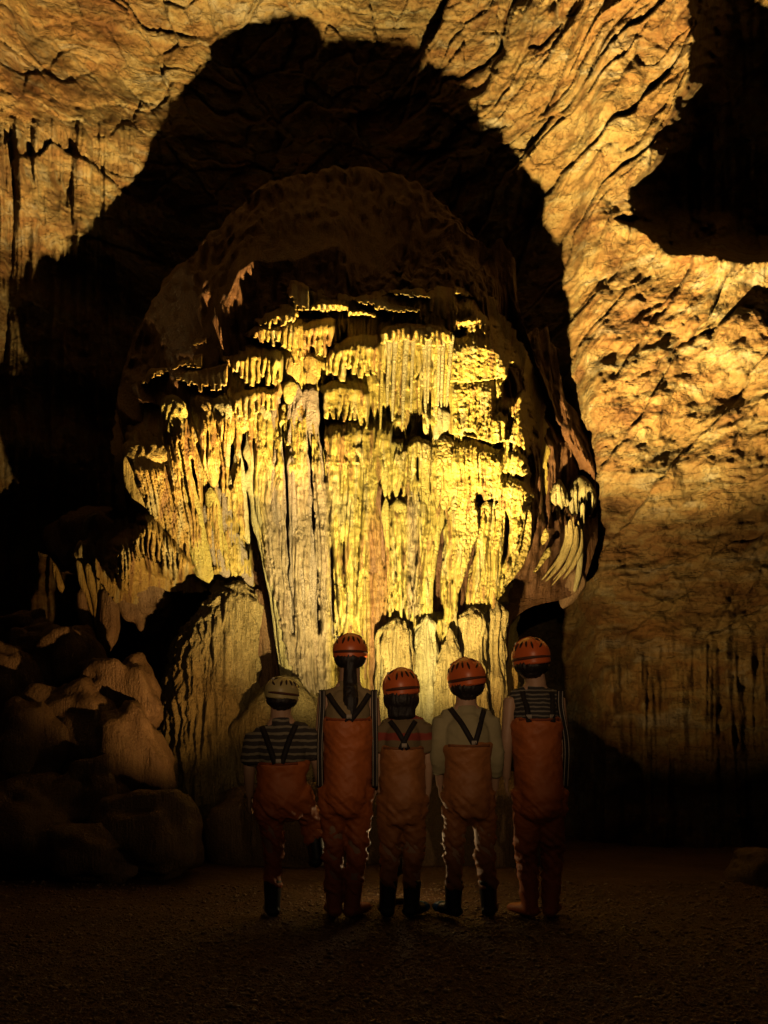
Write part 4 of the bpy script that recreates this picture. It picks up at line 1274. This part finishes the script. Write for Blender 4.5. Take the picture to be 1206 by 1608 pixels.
def hand(wrist, elbow, side, size):
    """palm, four bent fingers and a thumb, hanging relaxed"""
    d = wrist - elbow; d /= np.linalg.norm(d)
    fwd = np.array([0, 1.0, 0]); fwd = fwd - d * fwd.dot(d); fwd /= np.linalg.norm(fwd)
    inn = np.cross(d, fwd); inn = inn if inn[0] * side < 0 else -inn        # palm faces the thigh
    L = size
    palm_end = wrist + d * 0.48 * L
    parts = [tube([(lerp(wrist, palm_end, t), 0.10 * L, (0.16 + 0.07 * t) * L) if False else (lerp(wrist, palm_end, t), 0.095 * L, (0.16 + 0.07 * t) * L) for t in (0, 0.35, 0.7, 1)], 12)]
    for i, (off, ln) in enumerate(((0.19, 0.40), (0.065, 0.46), (-0.065, 0.43), (-0.18, 0.33))):
        b0 = palm_end + fwd * off * L - d * 0.05 * L
        p1 = b0 + (d * 0.97 + inn * 0.15) * ln * L * 0.5
        p2 = p1 + (d * 0.85 + inn * 0.5) * ln * L * 0.32
        p3 = p2 + (d * 0.55 + inn * 0.8) * ln * L * 0.28
        parts.append(tube([(b0, .058 * L, .058 * L), (p1, .054 * L, .054 * L), (p2, .05 * L, .05 * L), (p3, .042 * L, .042 * L)], 8))
    t0 = wrist + d * 0.14 * L + fwd * 0.12 * L
    t1 = t0 + (fwd * 0.75 + d * 0.6 + inn * 0.2) * 0.22 * L
    t2 = t1 + (fwd * 0.3 + d * 0.9 + inn * 0.3) * 0.22 * L
    parts.append(tube([(t0, .075 * L, .075 * L), (t1, .06 * L, .06 * L), (t2, .048 * L, .048 * L)], 8))
    return parts


def make_person(base_px, label, J, wader, shirt, helmet, boots, sleeves, hair, bib_py, skinny=1.0, toe=None):
    """J: joints in photo pixels with an offset in depth"""
    base = K(base_px, 1440)
    base[2] = 0.0
    root = empty('person', tuple(base), label, 'person', 'children lined up in front of the formation')
    j = {k: K(*v) for k, v in J.items() if k not in ('splay', 'yaw', 'roll')}
    hd = j['head']; hw = J_H[label][0] * KS / 2; hh = J_H[label][1] * KS / 2
    nk = j['neck']
    sl, sr, hl, hr = j['sl'], j['sr'], j['hl'], j['hr']
    chest_w = abs(sr[0] - sl[0]) / 2
    cx = (sl[0] + sr[0]) / 2; hx = (hl[0] + hr[0]) / 2
    zs, zh = (sl[2] + sr[2]) / 2, (hl[2] + hr[2]) / 2
    hipw = abs(hr[0] - hl[0]) / 2

    def torso(grow, z_lo, z_hi, wk=1.0):
        secs = []
        for t in np.linspace(0, 1, 12):
            z = z_lo + (z_hi - z_lo) * t
            f = (z - zh) / (zs - zh)                      # 0 hip .. 1 shoulder
            w = np.interp(f, [-0.25, 0, 0.35, 0.7, 0.92, 1.0, 1.1], [hipw * 1.05, hipw * 1.55, hipw * 1.40 * wk, chest_w * 0.90, chest_w * 0.84, chest_w * 0.66, 0.05])
            dd = np.interp(f, [-0.25, 0, 0.35, 0.7, 0.92, 1.0, 1.1], [0.055, 0.092, 0.088, 0.095, 0.082, 0.066, 0.045]) * (zs - zh) / 0.36
            y = np.interp(f, [0, 0.4, 0.8, 1.0], [0, 0.012, -0.008, 0.0])
            secs.append((np.array([lerp(hx, cx, np.clip(f, 0, 1)), KY + y, z]), w + grow, dd + grow))
        return tube(secs, 28)
    face = 1                                              # the children look away from the camera, into the cave
    rad = 0.044 * skinny
    ub = [torso(0, zh - 0.08, zs + 0.03)]
    ub.append(tube([(np.array([cx, KY, zs - 0.02]), 0.052, 0.05), (nk, 0.057, 0.055), (lerp(nk, hd, 0.5), 0.055, 0.058)], 16))
    # neck flares into the shoulders
    for s_ in (sl, sr):
        ub.append(tube([(lerp(nk, hd, 0.12), 0.036, 0.04), (lerp(np.array([cx, KY, zs + 0.03]), s_, 0.38) + [0, 0, 0.012], 0.038, 0.042), (lerp(np.array([cx, KY, zs]), s_, 0.85), 0.036, 0.042)], 14))
    # shoulders
    ub.append(tube([(sl + [rad * 0.6, 0, 0], rad * 1.15, rad * 1.2), (np.array([cx, KY, zs + 0.012]), 0.055, 0.055), (sr - [rad * 0.6, 0, 0], rad * 1.15, rad * 1.2)], 16))
    # head with a face on the far side
    hz = hd[2] - 0.02
    ub.append(ball((hd[0], KY + 0.0, hz), hw * 0.86, hw * 1.02, hh * 1.06))
    ub.append(ball((hd[0], KY + hw * 0.35, hz - hh * 0.62), hw * 0.60, hw * 0.62, hh * 0.50))
    ub.append(ball((hd[0], KY + hw * 1.02, hz - hh * 0.22), hw * 0.13, hw * 0.20, hh * 0.20, 10, 8))
    ub.append(ball((hd[0], KY + hw * 0.90, hz - hh * 0.58), hw * 0.26, hw * 0.10, hh * 0.07, 10, 8))
    for s in (-1, 1):
        ub.append(ball((hd[0] + s * hw * 0.36, KY + hw * 0.90, hz - hh * 0.02), hw * 0.15, hw * 0.09, hh * 0.10, 10, 8))
        ub.append(ball((hd[0] + s * hw * 0.90, KY + 0.0, hz - hh * 0.25), hw * 0.10, hw * 0.22, hh * 0.26, 10, 8))
    for s, a, e, w in ((-1, 'sl', 'el', 'wl'), (1, 'sr', 'er', 'wr')):
        ub.append(limb([j[a], j[e], j[w]], [rad, rad * 0.80, rad * 0.56]))
        ub += hand(j[w], j[e], s, 0.135)
    for s, h_, k_, a_ in ((-1, 'hl', 'kl', 'al'), (1, 'hr', 'kr', 'ar')):
        ub.append(limb([j[h_] + [0, 0, 0.05], j[k_], j[a_]], [0.066, 0.05, 0.036]))
        ub.append(tube([(j[a_] + [0, -0.02, -0.03], 0.03, 0.03), (j[a_] + [0, 0.06, -0.045], 0.034, 0.026), (j[a_] + [s * 0.015, 0.12, -0.052], 0.03, 0.018)], 12))
    fused('body', ub, 0.0058, SKIN, root, 3)

    # --- clothes
    bibz = CAMZ + (HY - bib_py) * KS
    sh = [torso(0.014, zh + 0.05, zs + 0.026)]
    if sleeves >= 0:
        sh.append(tube([(sl + [rad * 0.5, 0, -0.003], rad * 1.35, rad * 1.4), (np.array([cx, KY, zs + 0.006]), 0.07, 0.066), (sr - [rad * 0.5, 0, 0.003], rad * 1.35, rad * 1.4)], 16))
        sh.append(tube([(np.array([cx, KY, zs]), 0.066, 0.064), (lerp(np.array([cx, KY, zs]), nk, 0.8), 0.060, 0.060)], 16))
        for s_ in (sl, sr):
            sh.append(tube([(lerp(np.array([cx, KY, zs]), nk, 0.45), 0.05, 0.052), (lerp(np.array([cx, KY, zs + 0.02]), s_, 0.42) + [0, 0, 0.006], 0.048, 0.052), (lerp(np.array([cx, KY, zs]), s_, 0.9), 0.044, 0.05)], 14))
        for s, a, e, w in ((-1, 'sl', 'el', 'wl'), (1, 'sr', 'er', 'wr')):
            if sleeves > 1:
                sh.append(limb([j[a], j[e], lerp(j[e], j[w], sleeves - 1)], [rad * 1.42, rad * 1.30, rad * 1.12]))
            elif sleeves > 0:
                sh.append(limb([j[a], lerp(j[a], j[e], sleeves)], [rad * 1.45, rad * 1.42]))
    wr_s = lambda c: 0.006 * fbm(c[:, 0] * 11, c[:, 1] * 11, c[:, 2] * 14, 3)
    _, m_sh = fused('shirt', sh, 0.0075, shirt, root, 3, wr_s)

    wd = [torso(0.030, zh - 0.09, bibz, 1.12)]
    for s, h_, k_, a_ in ((-1, 'hl', 'kl', 'al'), (1, 'hr', 'kr', 'ar')):
        hip = j[h_] + [0, 0, 0.04]; kn = j[k_]; an = j[a_] + [0, 0, 0.085 if boots == 'black' else 0.0]
        wd.append(limb([hip, lerp(hip, kn, 0.5), kn, lerp(kn, an, 0.55), an], [0.102 * skinny, 0.080 * skinny, 0.066 * skinny, 0.058 * skinny, 0.050 * skinny], 5))
        if boots != 'black':
            pass

    def wr_w(c):
        kz = (j['kl'][2] + j['kr'][2]) / 2
        fold = np.exp(-((c[:, 2] - kz) / 0.10) ** 2) + 0.8 * np.exp(-((c[:, 2] - 0.16) / 0.07) ** 2) + 0.6 * np.exp(-((c[:, 2] - zh + 0.06) / 0.07) ** 2) + 0.25
        a = fbm(c[:, 0] * 7, c[:, 1] * 7, c[:, 2] * 22 + 4 * c[:, 0] * 5, 3)
        cre = ridged(c[:, 0] * 9 + 3 * c[:, 2], c[:, 1] * 9, c[:, 2] * 16 - 6 * c[:, 0], 2) - 0.6
        return 0.017 * fold * a + 0.007 * cre * (0.4 + 0.6 * fold) + 0.011 * fbm(c[:, 0] * 5, c[:, 1] * 5, c[:, 2] * 5, 2)
    _, m_wd = fused('waders', wd, 0.0075, wader, root, 9, wr_w)
    for s, a_, k_ in ((-1, 'al', 'kl'), (1, 'ar', 'kr')):
        an = j[a_]; spl = J.get('splay', (0.25, 0.25))[0 if s < 0 else 1] * s
        dirv = np.array([math.sin(spl), math.cos(spl), 0.0])
        up = j[k_] - an; up /= np.linalg.norm(up)
        sole = an[2] - 0.062
        bt = [tube([(an + up * 0.125, 0.050, 0.055), (an + up * 0.06, 0.046, 0.052), (an, 0.044, 0.052), (an - up * 0.03, 0.044, 0.05)], 16),
              tube([(an - dirv * 0.045 + [0, 0, -0.036], 0.036, 0.026), (an + dirv * 0.02 + [0, 0, -0.026], 0.044, 0.038), (an + dirv * 0.09 + [0, 0, -0.032], 0.046, 0.032), (an + dirv * 0.135 + [0, 0, -0.036], 0.042, 0.026), (an + dirv * 0.16 + [0, 0, -0.04], 0.03, 0.02)], 16)]
        mt = BOOT if boots == 'black' else wader
        bo, _ = fused('boot', bt, 0.006, mt, root, 3)
        if toe and toe == s:
            tp, _ = fused('toe_cap', [tube([(an + dirv * 0.095 + [0, 0, -0.03], 0.050, 0.036), (an + dirv * 0.138 + [0, 0, -0.034], 0.046, 0.030), (an + dirv * 0.165 + [0, 0, -0.038], 0.034, 0.023)], 16)], 0.006, BLUE, root, 3)
            tp.matrix_parent_inverse = Matrix.Identity(4)
            tp.parent = bo
    # --- helmet
    build_helmet(root, hd, hw, hh, helmet, J.get('yaw', 0.0), J.get('roll', 0.0))
    # --- hair
    if hair == 'tail':
        hs = [ball((hd[0], KY - hw * 0.25, hz - hh * 0.35), hw * 0.92, hw * 0.86, hh * 0.62), tube([(np.array([hd[0], KY - hw * 0.75, hz - hh * 0.55]), 0.03, 0.028), (K(hd_px(hd) + 1, 1075, -0.075), 0.034, 0.03), (K(hd_px(hd) + 2, 1100, -0.115), 0.038, 0.03), (K(hd_px(hd) + 1, 1125, -0.12), 0.03, 0.024), (K(hd_px(hd) + 1, 1150, -0.115), 0.008, 0.008)], 14)]
    elif hair == 'bob':
        hs = [ball((hd[0], KY - hw * 0.18, hz - hh * 0.5), hw * 0.98, hw * 0.95, hh * 0.85), tube([(np.array([hd[0], KY - hw * 0.5, hz - hh * 0.7]), hw * 0.8, 0.05), (np.array([hd[0], KY - hw * 0.5, hz - hh * 1.5]), hw * 0.75, 0.035)], 16)]
    else:
        hs = [ball((hd[0], KY - hw * 0.14, hz - hh * 0.40), hw * 0.90, hw * 0.96, hh * 0.52), ball((hd[0], KY - hw * 0.42, hz - hh * 0.80), hw * 0.50, hw * 0.42, hh * 0.26)]
    fused('hair', hs, 0.006, HAIR, root, 2, lambda c: 0.004 * ridged(c[:, 0] * 60, c[:, 1] * 60, c[:, 2] * 6, 2))
    meshes = []
    for v, q in (m_sh, m_wd):
        meshes.append((v, q))
    v = np.concatenate([meshes[0][0], meshes[1][0]]); q = np.concatenate([meshes[0][1], meshes[1][1] + len(meshes[0][0])])
    bvh = BVHTree.FromPolygons([tuple(x) for x in v], [tuple(int(i) for i in f) for f in q])
    return root, bvh


def hd_px(p): return CX + p[0] / KS


def build_helmet(root, hd, hw, hh, mat, yaw, roll=0.0):
    RM = np.array(Matrix.Rotation(roll, 3, 'Y'))
    nu, nv = 48, 26
    u = np.linspace(0, 2 * math.pi, nu, endpoint=False); v = np.linspace(0, 1, nv)
    V, U = np.meshgrid(v, u, indexing='ij')
    th = V * math.radians(112)
    lon = U - yaw
    r = 1 + 0.03 * np.cos(2 * lon) * np.sin(th)
    r += 0.020 * smooth01((np.abs(np.sin(lon * 1.5)) - 0.75) / 0.2) * np.sin(th) ** 2      # moulded panels
    r += 0.05 * smooth01((V - 0.9) / 0.1)                                                 # brim flare
    R = np.array([hw * 1.02, hw * 1.22, hh * 1.06])
    c = np.array([hd[0], KY + 0.005, hd[2] - hh * 0.02])
    q = np.stack([np.sin(th) * np.cos(U) * r, np.sin(th) * np.sin(U) * r, np.cos(th) * r], -1) * R
    q[..., 2] = np.where(V > 0.8, q[..., 2] - 0.10 * hh * (V - 0.8) / 0.2 * np.clip(-np.sin(U), -0.4, 1), q[..., 2])
    q = q @ RM.T
    inner = q * 0.93
    n = nu * nv
    f = grid_faces(nu, nv, True)
    a = np.arange(nu) + (nv - 1) * nu; b = np.roll(a, -1)
    rim = np.stack([a, b, b + n, a + n], 1)
    o = mesh_from('helmet', np.concatenate([q.reshape(-1, 3), inner.reshape(-1, 3)]) + c, np.concatenate([f[:, ::-1], f + n, rim[:, ::-1]]), mat, root)

    def sub(name, verts, quads, mt, tris=None):
        s = mesh_from(name, verts, quads, mt, root, tris)
        s.parent = o
        return s

    def on(lat, lon_, k=1.0):
        """point on the shell: lat from the top (rad), lon seen from behind (0 = back centre, + = right)"""
        U_ = -math.pi / 2 + lon_ + yaw
        return c + RM @ (np.array([math.sin(lat) * math.cos(U_), math.sin(lat) * math.sin(U_), math.cos(lat)]) * R * k)
    for s in (-1, 1):
        for la0, lo0, la1, lo1 in ((0.72, 0.16, 1.10, 0.20), (0.80, 0.52, 1.22, 0.56), (0.50, 0.95, 0.80, 1.25), (1.20, 0.95, 0.95, 1.25)):
            pts = [on(la0 + (la1 - la0) * t, s * (lo0 + (lo1 - lo0) * t), 1.015) for t in (0, 0.33, 0.66, 1)]
            vt, qd, tr = tube([(pts[0], 0.003, 0.003), (pts[1], 0.0060, 0.0055), (pts[2], 0.0060, 0.0055), (pts[3], 0.003, 0.003)], 10)
            sub('vent', vt, qd, HDARK, tr)
    # strap round the lower rim
    k = np.linspace(0, 2 * math.pi, 48, endpoint=False)
    rows = []
    for la in (1.62, 1.66, 1.74, 1.78):
        rows.append(np.stack([on(la, a_, 1.045 if la in (1.66, 1.74) else 1.005) for a_ in k]))
    vv = np.concatenate(rows)
    sub('band', vv, grid_faces(48, 4, True), HBAND)
    # moulded crest line, a thin bright edge over the crown
    pts = [on(abs(a_), (math.pi / 2 if a_ > 0 else -math.pi / 2) * 0.55, 1.02) for a_ in np.linspace(-1.0, 1.0, 15)]
    vt, qd, tr = tube([(p, 0.003, 0.003) for p in pts], 8)
    sub('crest', vt, qd, mat, tr)
    # headlamp clip on the front, seen past the edge
    p = on(1.2, math.pi, 1.05)
    vt, qd, tr = tube([(p + [-0.022, 0, 0], 0.014, 0.016), (p + [0.022, 0, 0], 0.014, 0.016)], 12)
    sub('headlamp', vt, qd, LAMPM, tr)
    p = on(0.75, -1.35, 1.03)
    vt, qd, tr = tube([(p + [-0.004, -0.012, 0], 0.007, 0.006), (p + [0.0, 0.014, 0.004], 0.007, 0.006)], 10)
    sub('lamp_clip', vt, qd, LAMPM, tr)


def ribbon(root, bvh, pts, w, mat, name='strap', lift=0.006, dy=None):
    """a strap laid on the back: photo polyline, width in metres"""
    r, L = resample(np.array(pts, float), max(6, int(L_ / 3) if (L_ := np.sum(np.hypot(*np.diff(np.array(pts, float), axis=0).T))) else 6))
    d = np.gradient(r, axis=0); d /= np.linalg.norm(d, axis=1)[:, None]
    nx, ny = -d[:, 1], d[:, 0]
    rows = []
    ys = []
    for i in range(len(r)):
        p = K(r[i, 0], r[i, 1])
        hit = bvh.ray_cast(Vector((p[0], KY - 1.0, p[2])), Vector((0, 1, 0))) if bvh is not None else (None,)
        ys.append(hit[0].y if hit[0] is not None else np.nan)
    ys = np.array(ys)
    if dy is not None: ys = np.full(len(r), KY + dy) if np.ndim(dy) == 0 else KY + np.interp(np.linspace(0, 1, len(r)), np.linspace(0, 1, len(dy)), dy)
    else:
        ok = ~np.isnan(ys); ys = np.interp(np.arange(len(r)), np.arange(len(r))[ok], ys[ok])
        k3 = np.array([1, 2, 3, 2, 1]) / 9; ys = np.minimum(ys, np.convolve(np.pad(ys, 2, 'edge'), k3, 'valid'))
    v = []
    for sy, e in ((-lift - 0.004, 1), (-lift - 0.004, -1), (-lift + 0.008, -1), (-lift + 0.008, 1)):
        v.append(np.stack([(r[:, 0] - CX) * KS + nx * e * w / 2, ys + sy, CAMZ + (HY - r[:, 1]) * KS - ny * e * w / 2], 1))
    V = np.stack(v, 1).reshape(-1, 3)
    n = len(r)
    q = grid_faces(4, n, True)
    ends = np.array([[3, 2, 1, 0], [(n - 1) * 4, (n - 1) * 4 + 1, (n - 1) * 4 + 2, (n - 1) * 4 + 3]])
    o = mesh_from(name, V, np.concatenate([q, ends]), mat, root, smooth=False)
    return o


L1 = 'boy in cream helmet and striped shirt, leftmost of the five, one leg lifted'
L2 = 'tall child in red helmet with black ponytail and orange waders, second from left'
L3 = 'shortest red-helmeted child, in the middle of the row, with crossed back straps'
L4 = 'child in khaki long-sleeved shirt, red helmet and black boots, second from right'
L5 = 'tall child in sleeveless striped top and orange waders, rightmost of the five'
J_H = {L1: (52, 46), L2: (52, 50), L3: (56, 56), L4: (58, 58), L5: (58, 56)}

r1, b1 = make_person(440, L1, dict(head=(443, 1086), neck=(441, 1122), sl=(401, 1156), sr=(484, 1150), el=(392, 1206, -0.02), er=(497, 1196, 0.02), wl=(391, 1250, 0.02), wr=(499, 1226, 0.10),
                                   hl=(424, 1258), hr=(462, 1256), kl=(428, 1330, 0.02), kr=(489, 1296, 0.12), al=(428, 1420, 0), ar=(496, 1346, 0.06), splay=(0.2, 0.2), yaw=0.55, roll=0.10),
                     W_RED, S_STR, HCREAM, 'black', 0.85, 'short', 1196, 0.92)
r2, b2 = make_person(548, L2, dict(head=(550, 1021), neck=(549, 1066), sl=(510, 1096), sr=(584, 1096), el=(503, 1165, -0.01), er=(592, 1165, -0.01), wl=(503, 1222, 0.05), wr=(590, 1226, 0.05),
                                   hl=(527, 1248), hr=(563, 1248), kl=(523, 1335, 0.02), kr=(561, 1335, 0.02), al=(525, 1420, 0), ar=(553, 1420, 0), splay=(0.2, 0.5), yaw=0.1),
                     W_RED, S_TAN, HRED, 'orange', 0.0, 'tail', 1128, 0.88)
r3, b3 = make_person(630, L3, dict(head=(630, 1078), neck=(631, 1122), sl=(602, 1142), sr=(664, 1140), el=(596, 1198, -0.01), er=(672, 1198, -0.01), wl=(597, 1244, 0.04), wr=(672, 1246, 0.04),
                                   hl=(615, 1262), hr=(649, 1262), kl=(613, 1340, 0.02), kr=(649, 1340, 0.02), al=(608, 1420, 0), ar=(646, 1420, 0), splay=(0.1, 0.5), yaw=0.3, roll=-0.10),
                     W_BRN, S_BRN, HRED, 'black', 0.7, 'bob', 1172, 0.80, 1)
r4, b4 = make_person(735, L4, dict(head=(733, 1063), neck=(732, 1104), sl=(694, 1130), sr=(770, 1130), el=(687, 1186, -0.02), er=(778, 1190, -0.02), wl=(692, 1234, 0.06), wr=(779, 1240, 0.06),
                                   hl=(718, 1256), hr=(756, 1256), kl=(714, 1332, 0.02), kr=(763, 1335, 0.04), al=(712, 1420, 0), ar=(768, 1420, 0), splay=(0.5, 0.2), yaw=-0.45, roll=-0.14),
                     W_BRN, S_KHA, HRED, 'black', 1.55, 'short', 1168, 0.85, -1)
r5, b5 = make_person(843, L5, dict(head=(834, 1030), neck=(841, 1074), sl=(802, 1098), sr=(876, 1098), el=(795, 1165, -0.02), er=(884, 1168, -0.01), wl=(797, 1222, 0.05), wr=(884, 1224, 0.05),
                                   hl=(829, 1254), hr=(866, 1254), kl=(827, 1335, 0.02), kr=(868, 1338, 0.02), al=(832, 1420, 0), ar=(864, 1420, 0), splay=(0.55, 0.35), yaw=-0.6, roll=-0.10),
                     W_RED, S_STR2, HRED, 'orange', 0.0, 'tail5', 1128, 0.92)
ribbon(r1, b1, [(412, 1140), (424, 1165), (436, 1198)], 0.030, STRAP)
ribbon(r1, b1, [(466, 1138), (456, 1165), (446, 1198)], 0.030, STRAP)
ribbon(r2, b2, [(516, 1090), (530, 1110), (548, 1132)], 0.028, STRAP)
ribbon(r2, b2, [(580, 1090), (568, 1110), (552, 1132)], 0.028, STRAP)
for x, rt, bb, x2 in ((507, r2, b2, 504), (588, r2, b2, 589), (877, r5, b5, 886)):
    s = ribbon(rt, None, [(x, 1084), (x, 1110), (x2, 1165), (x2, 1236)], 0.034, STRAP, 'side_strap', 0.0, [-0.055, -0.062, -0.06, -0.035])
    for off in (-3, 3):
        p = ribbon(rt, None, [(x + off, 1086), (x + off, 1110), (x2 + off, 1165), (x2 + off, 1234)], 0.004, PIPE, 'piping', 0.006, [-0.055, -0.062, -0.06, -0.035])
        p.parent = s
ribbon(r3, b3, [(612, 1132), (624, 1148), (640, 1176)], 0.026, STRAP)
ribbon(r3, b3, [(652, 1132), (642, 1148), (628, 1176)], 0.026, STRAP)
ribbon(r4, b4, [(706, 1112), (722, 1136), (740, 1168)], 0.028, STRAP)
ribbon(r4, b4, [(760, 1112), (752, 1136), (742, 1168)], 0.028, STRAP)
ribbon(r5, b5, [(818, 1086), (822, 1110), (824, 1134)], 0.028, STRAP)
ribbon(r5, b5, [(864, 1086), (862, 1110), (860, 1134)], 0.028, STRAP)

HEM = simple_mat('wader_hem', (0.30, 0.07, 0.02), 0.6)
HEMB = simple_mat('wader_hem_brown', (0.24, 0.09, 0.03), 0.6)
for rt, bb, xa, xb, py_, mt, bx in ((r1, b1, 410, 470, 1199, HEM, 441), (r2, b2, 514, 582, 1131, HEM, 550), (r3, b3, 602, 664, 1175, HEMB, 634), (r4, b4, 702, 766, 1171, HEMB, 741), (r5, b5, 810, 872, 1131, HEM, None)):
    ribbon(rt, bb, [(xa, py_ - 1), ((xa + xb) / 2, py_), (xb, py_ - 1)], 0.013, mt, 'hem', 0.002)
    for x_ in ([bx] if bx else [824, 860]):
        ribbon(rt, bb, [(x_ - 4, py_ - 5), (x_, py_ - 5), (x_ + 4, py_ - 5)], 0.022, PIPE, 'buckle', 0.012)

# ================================================================== the floodlight that lights the cave, on the floor behind the children
fl_root = empty('floodlight', (LAMP[0], LAMP[1], 0), 'small black floodlight on the floor behind the middle child, aimed up at the formation', 'floodlight')
mk = simple_mat('lamp_housing', (0.03, 0.03, 0.03), 0.5)
v, q, t = tube([(np.array([LAMP[0], LAMP[1] - 0.05, LAMP[2] - 0.12]), 0.05, 0.05), (np.array([LAMP[0], LAMP[1] - 0.03, LAMP[2] - 0.06]), 0.075, 0.075), (np.array([LAMP[0], LAMP[1] - 0.02, LAMP[2] - 0.045]), 0.08, 0.08)], 20)
mesh_from('housing', v, q, mk, fl_root, t)
for s in (-1, 1):
    v, q, t = tube([(np.array([LAMP[0] + s * 0.085, LAMP[1] - 0.03, LAMP[2] - 0.07]), 0.008, 0.008), (np.array([LAMP[0] + s * 0.085, LAMP[1] - 0.03, 0.01]), 0.008, 0.008)], 8)
    mesh_from('bracket', v, q, mk, fl_root, t)
v, q, t = tube([(np.array([LAMP[0] - 0.085, LAMP[1] - 0.03, 0.012]), 0.008, 0.02), (np.array([LAMP[0] + 0.085, LAMP[1] - 0.03, 0.012]), 0.012, 0.02)], 8)
mesh_from('foot', v, q, mk, fl_root, t)
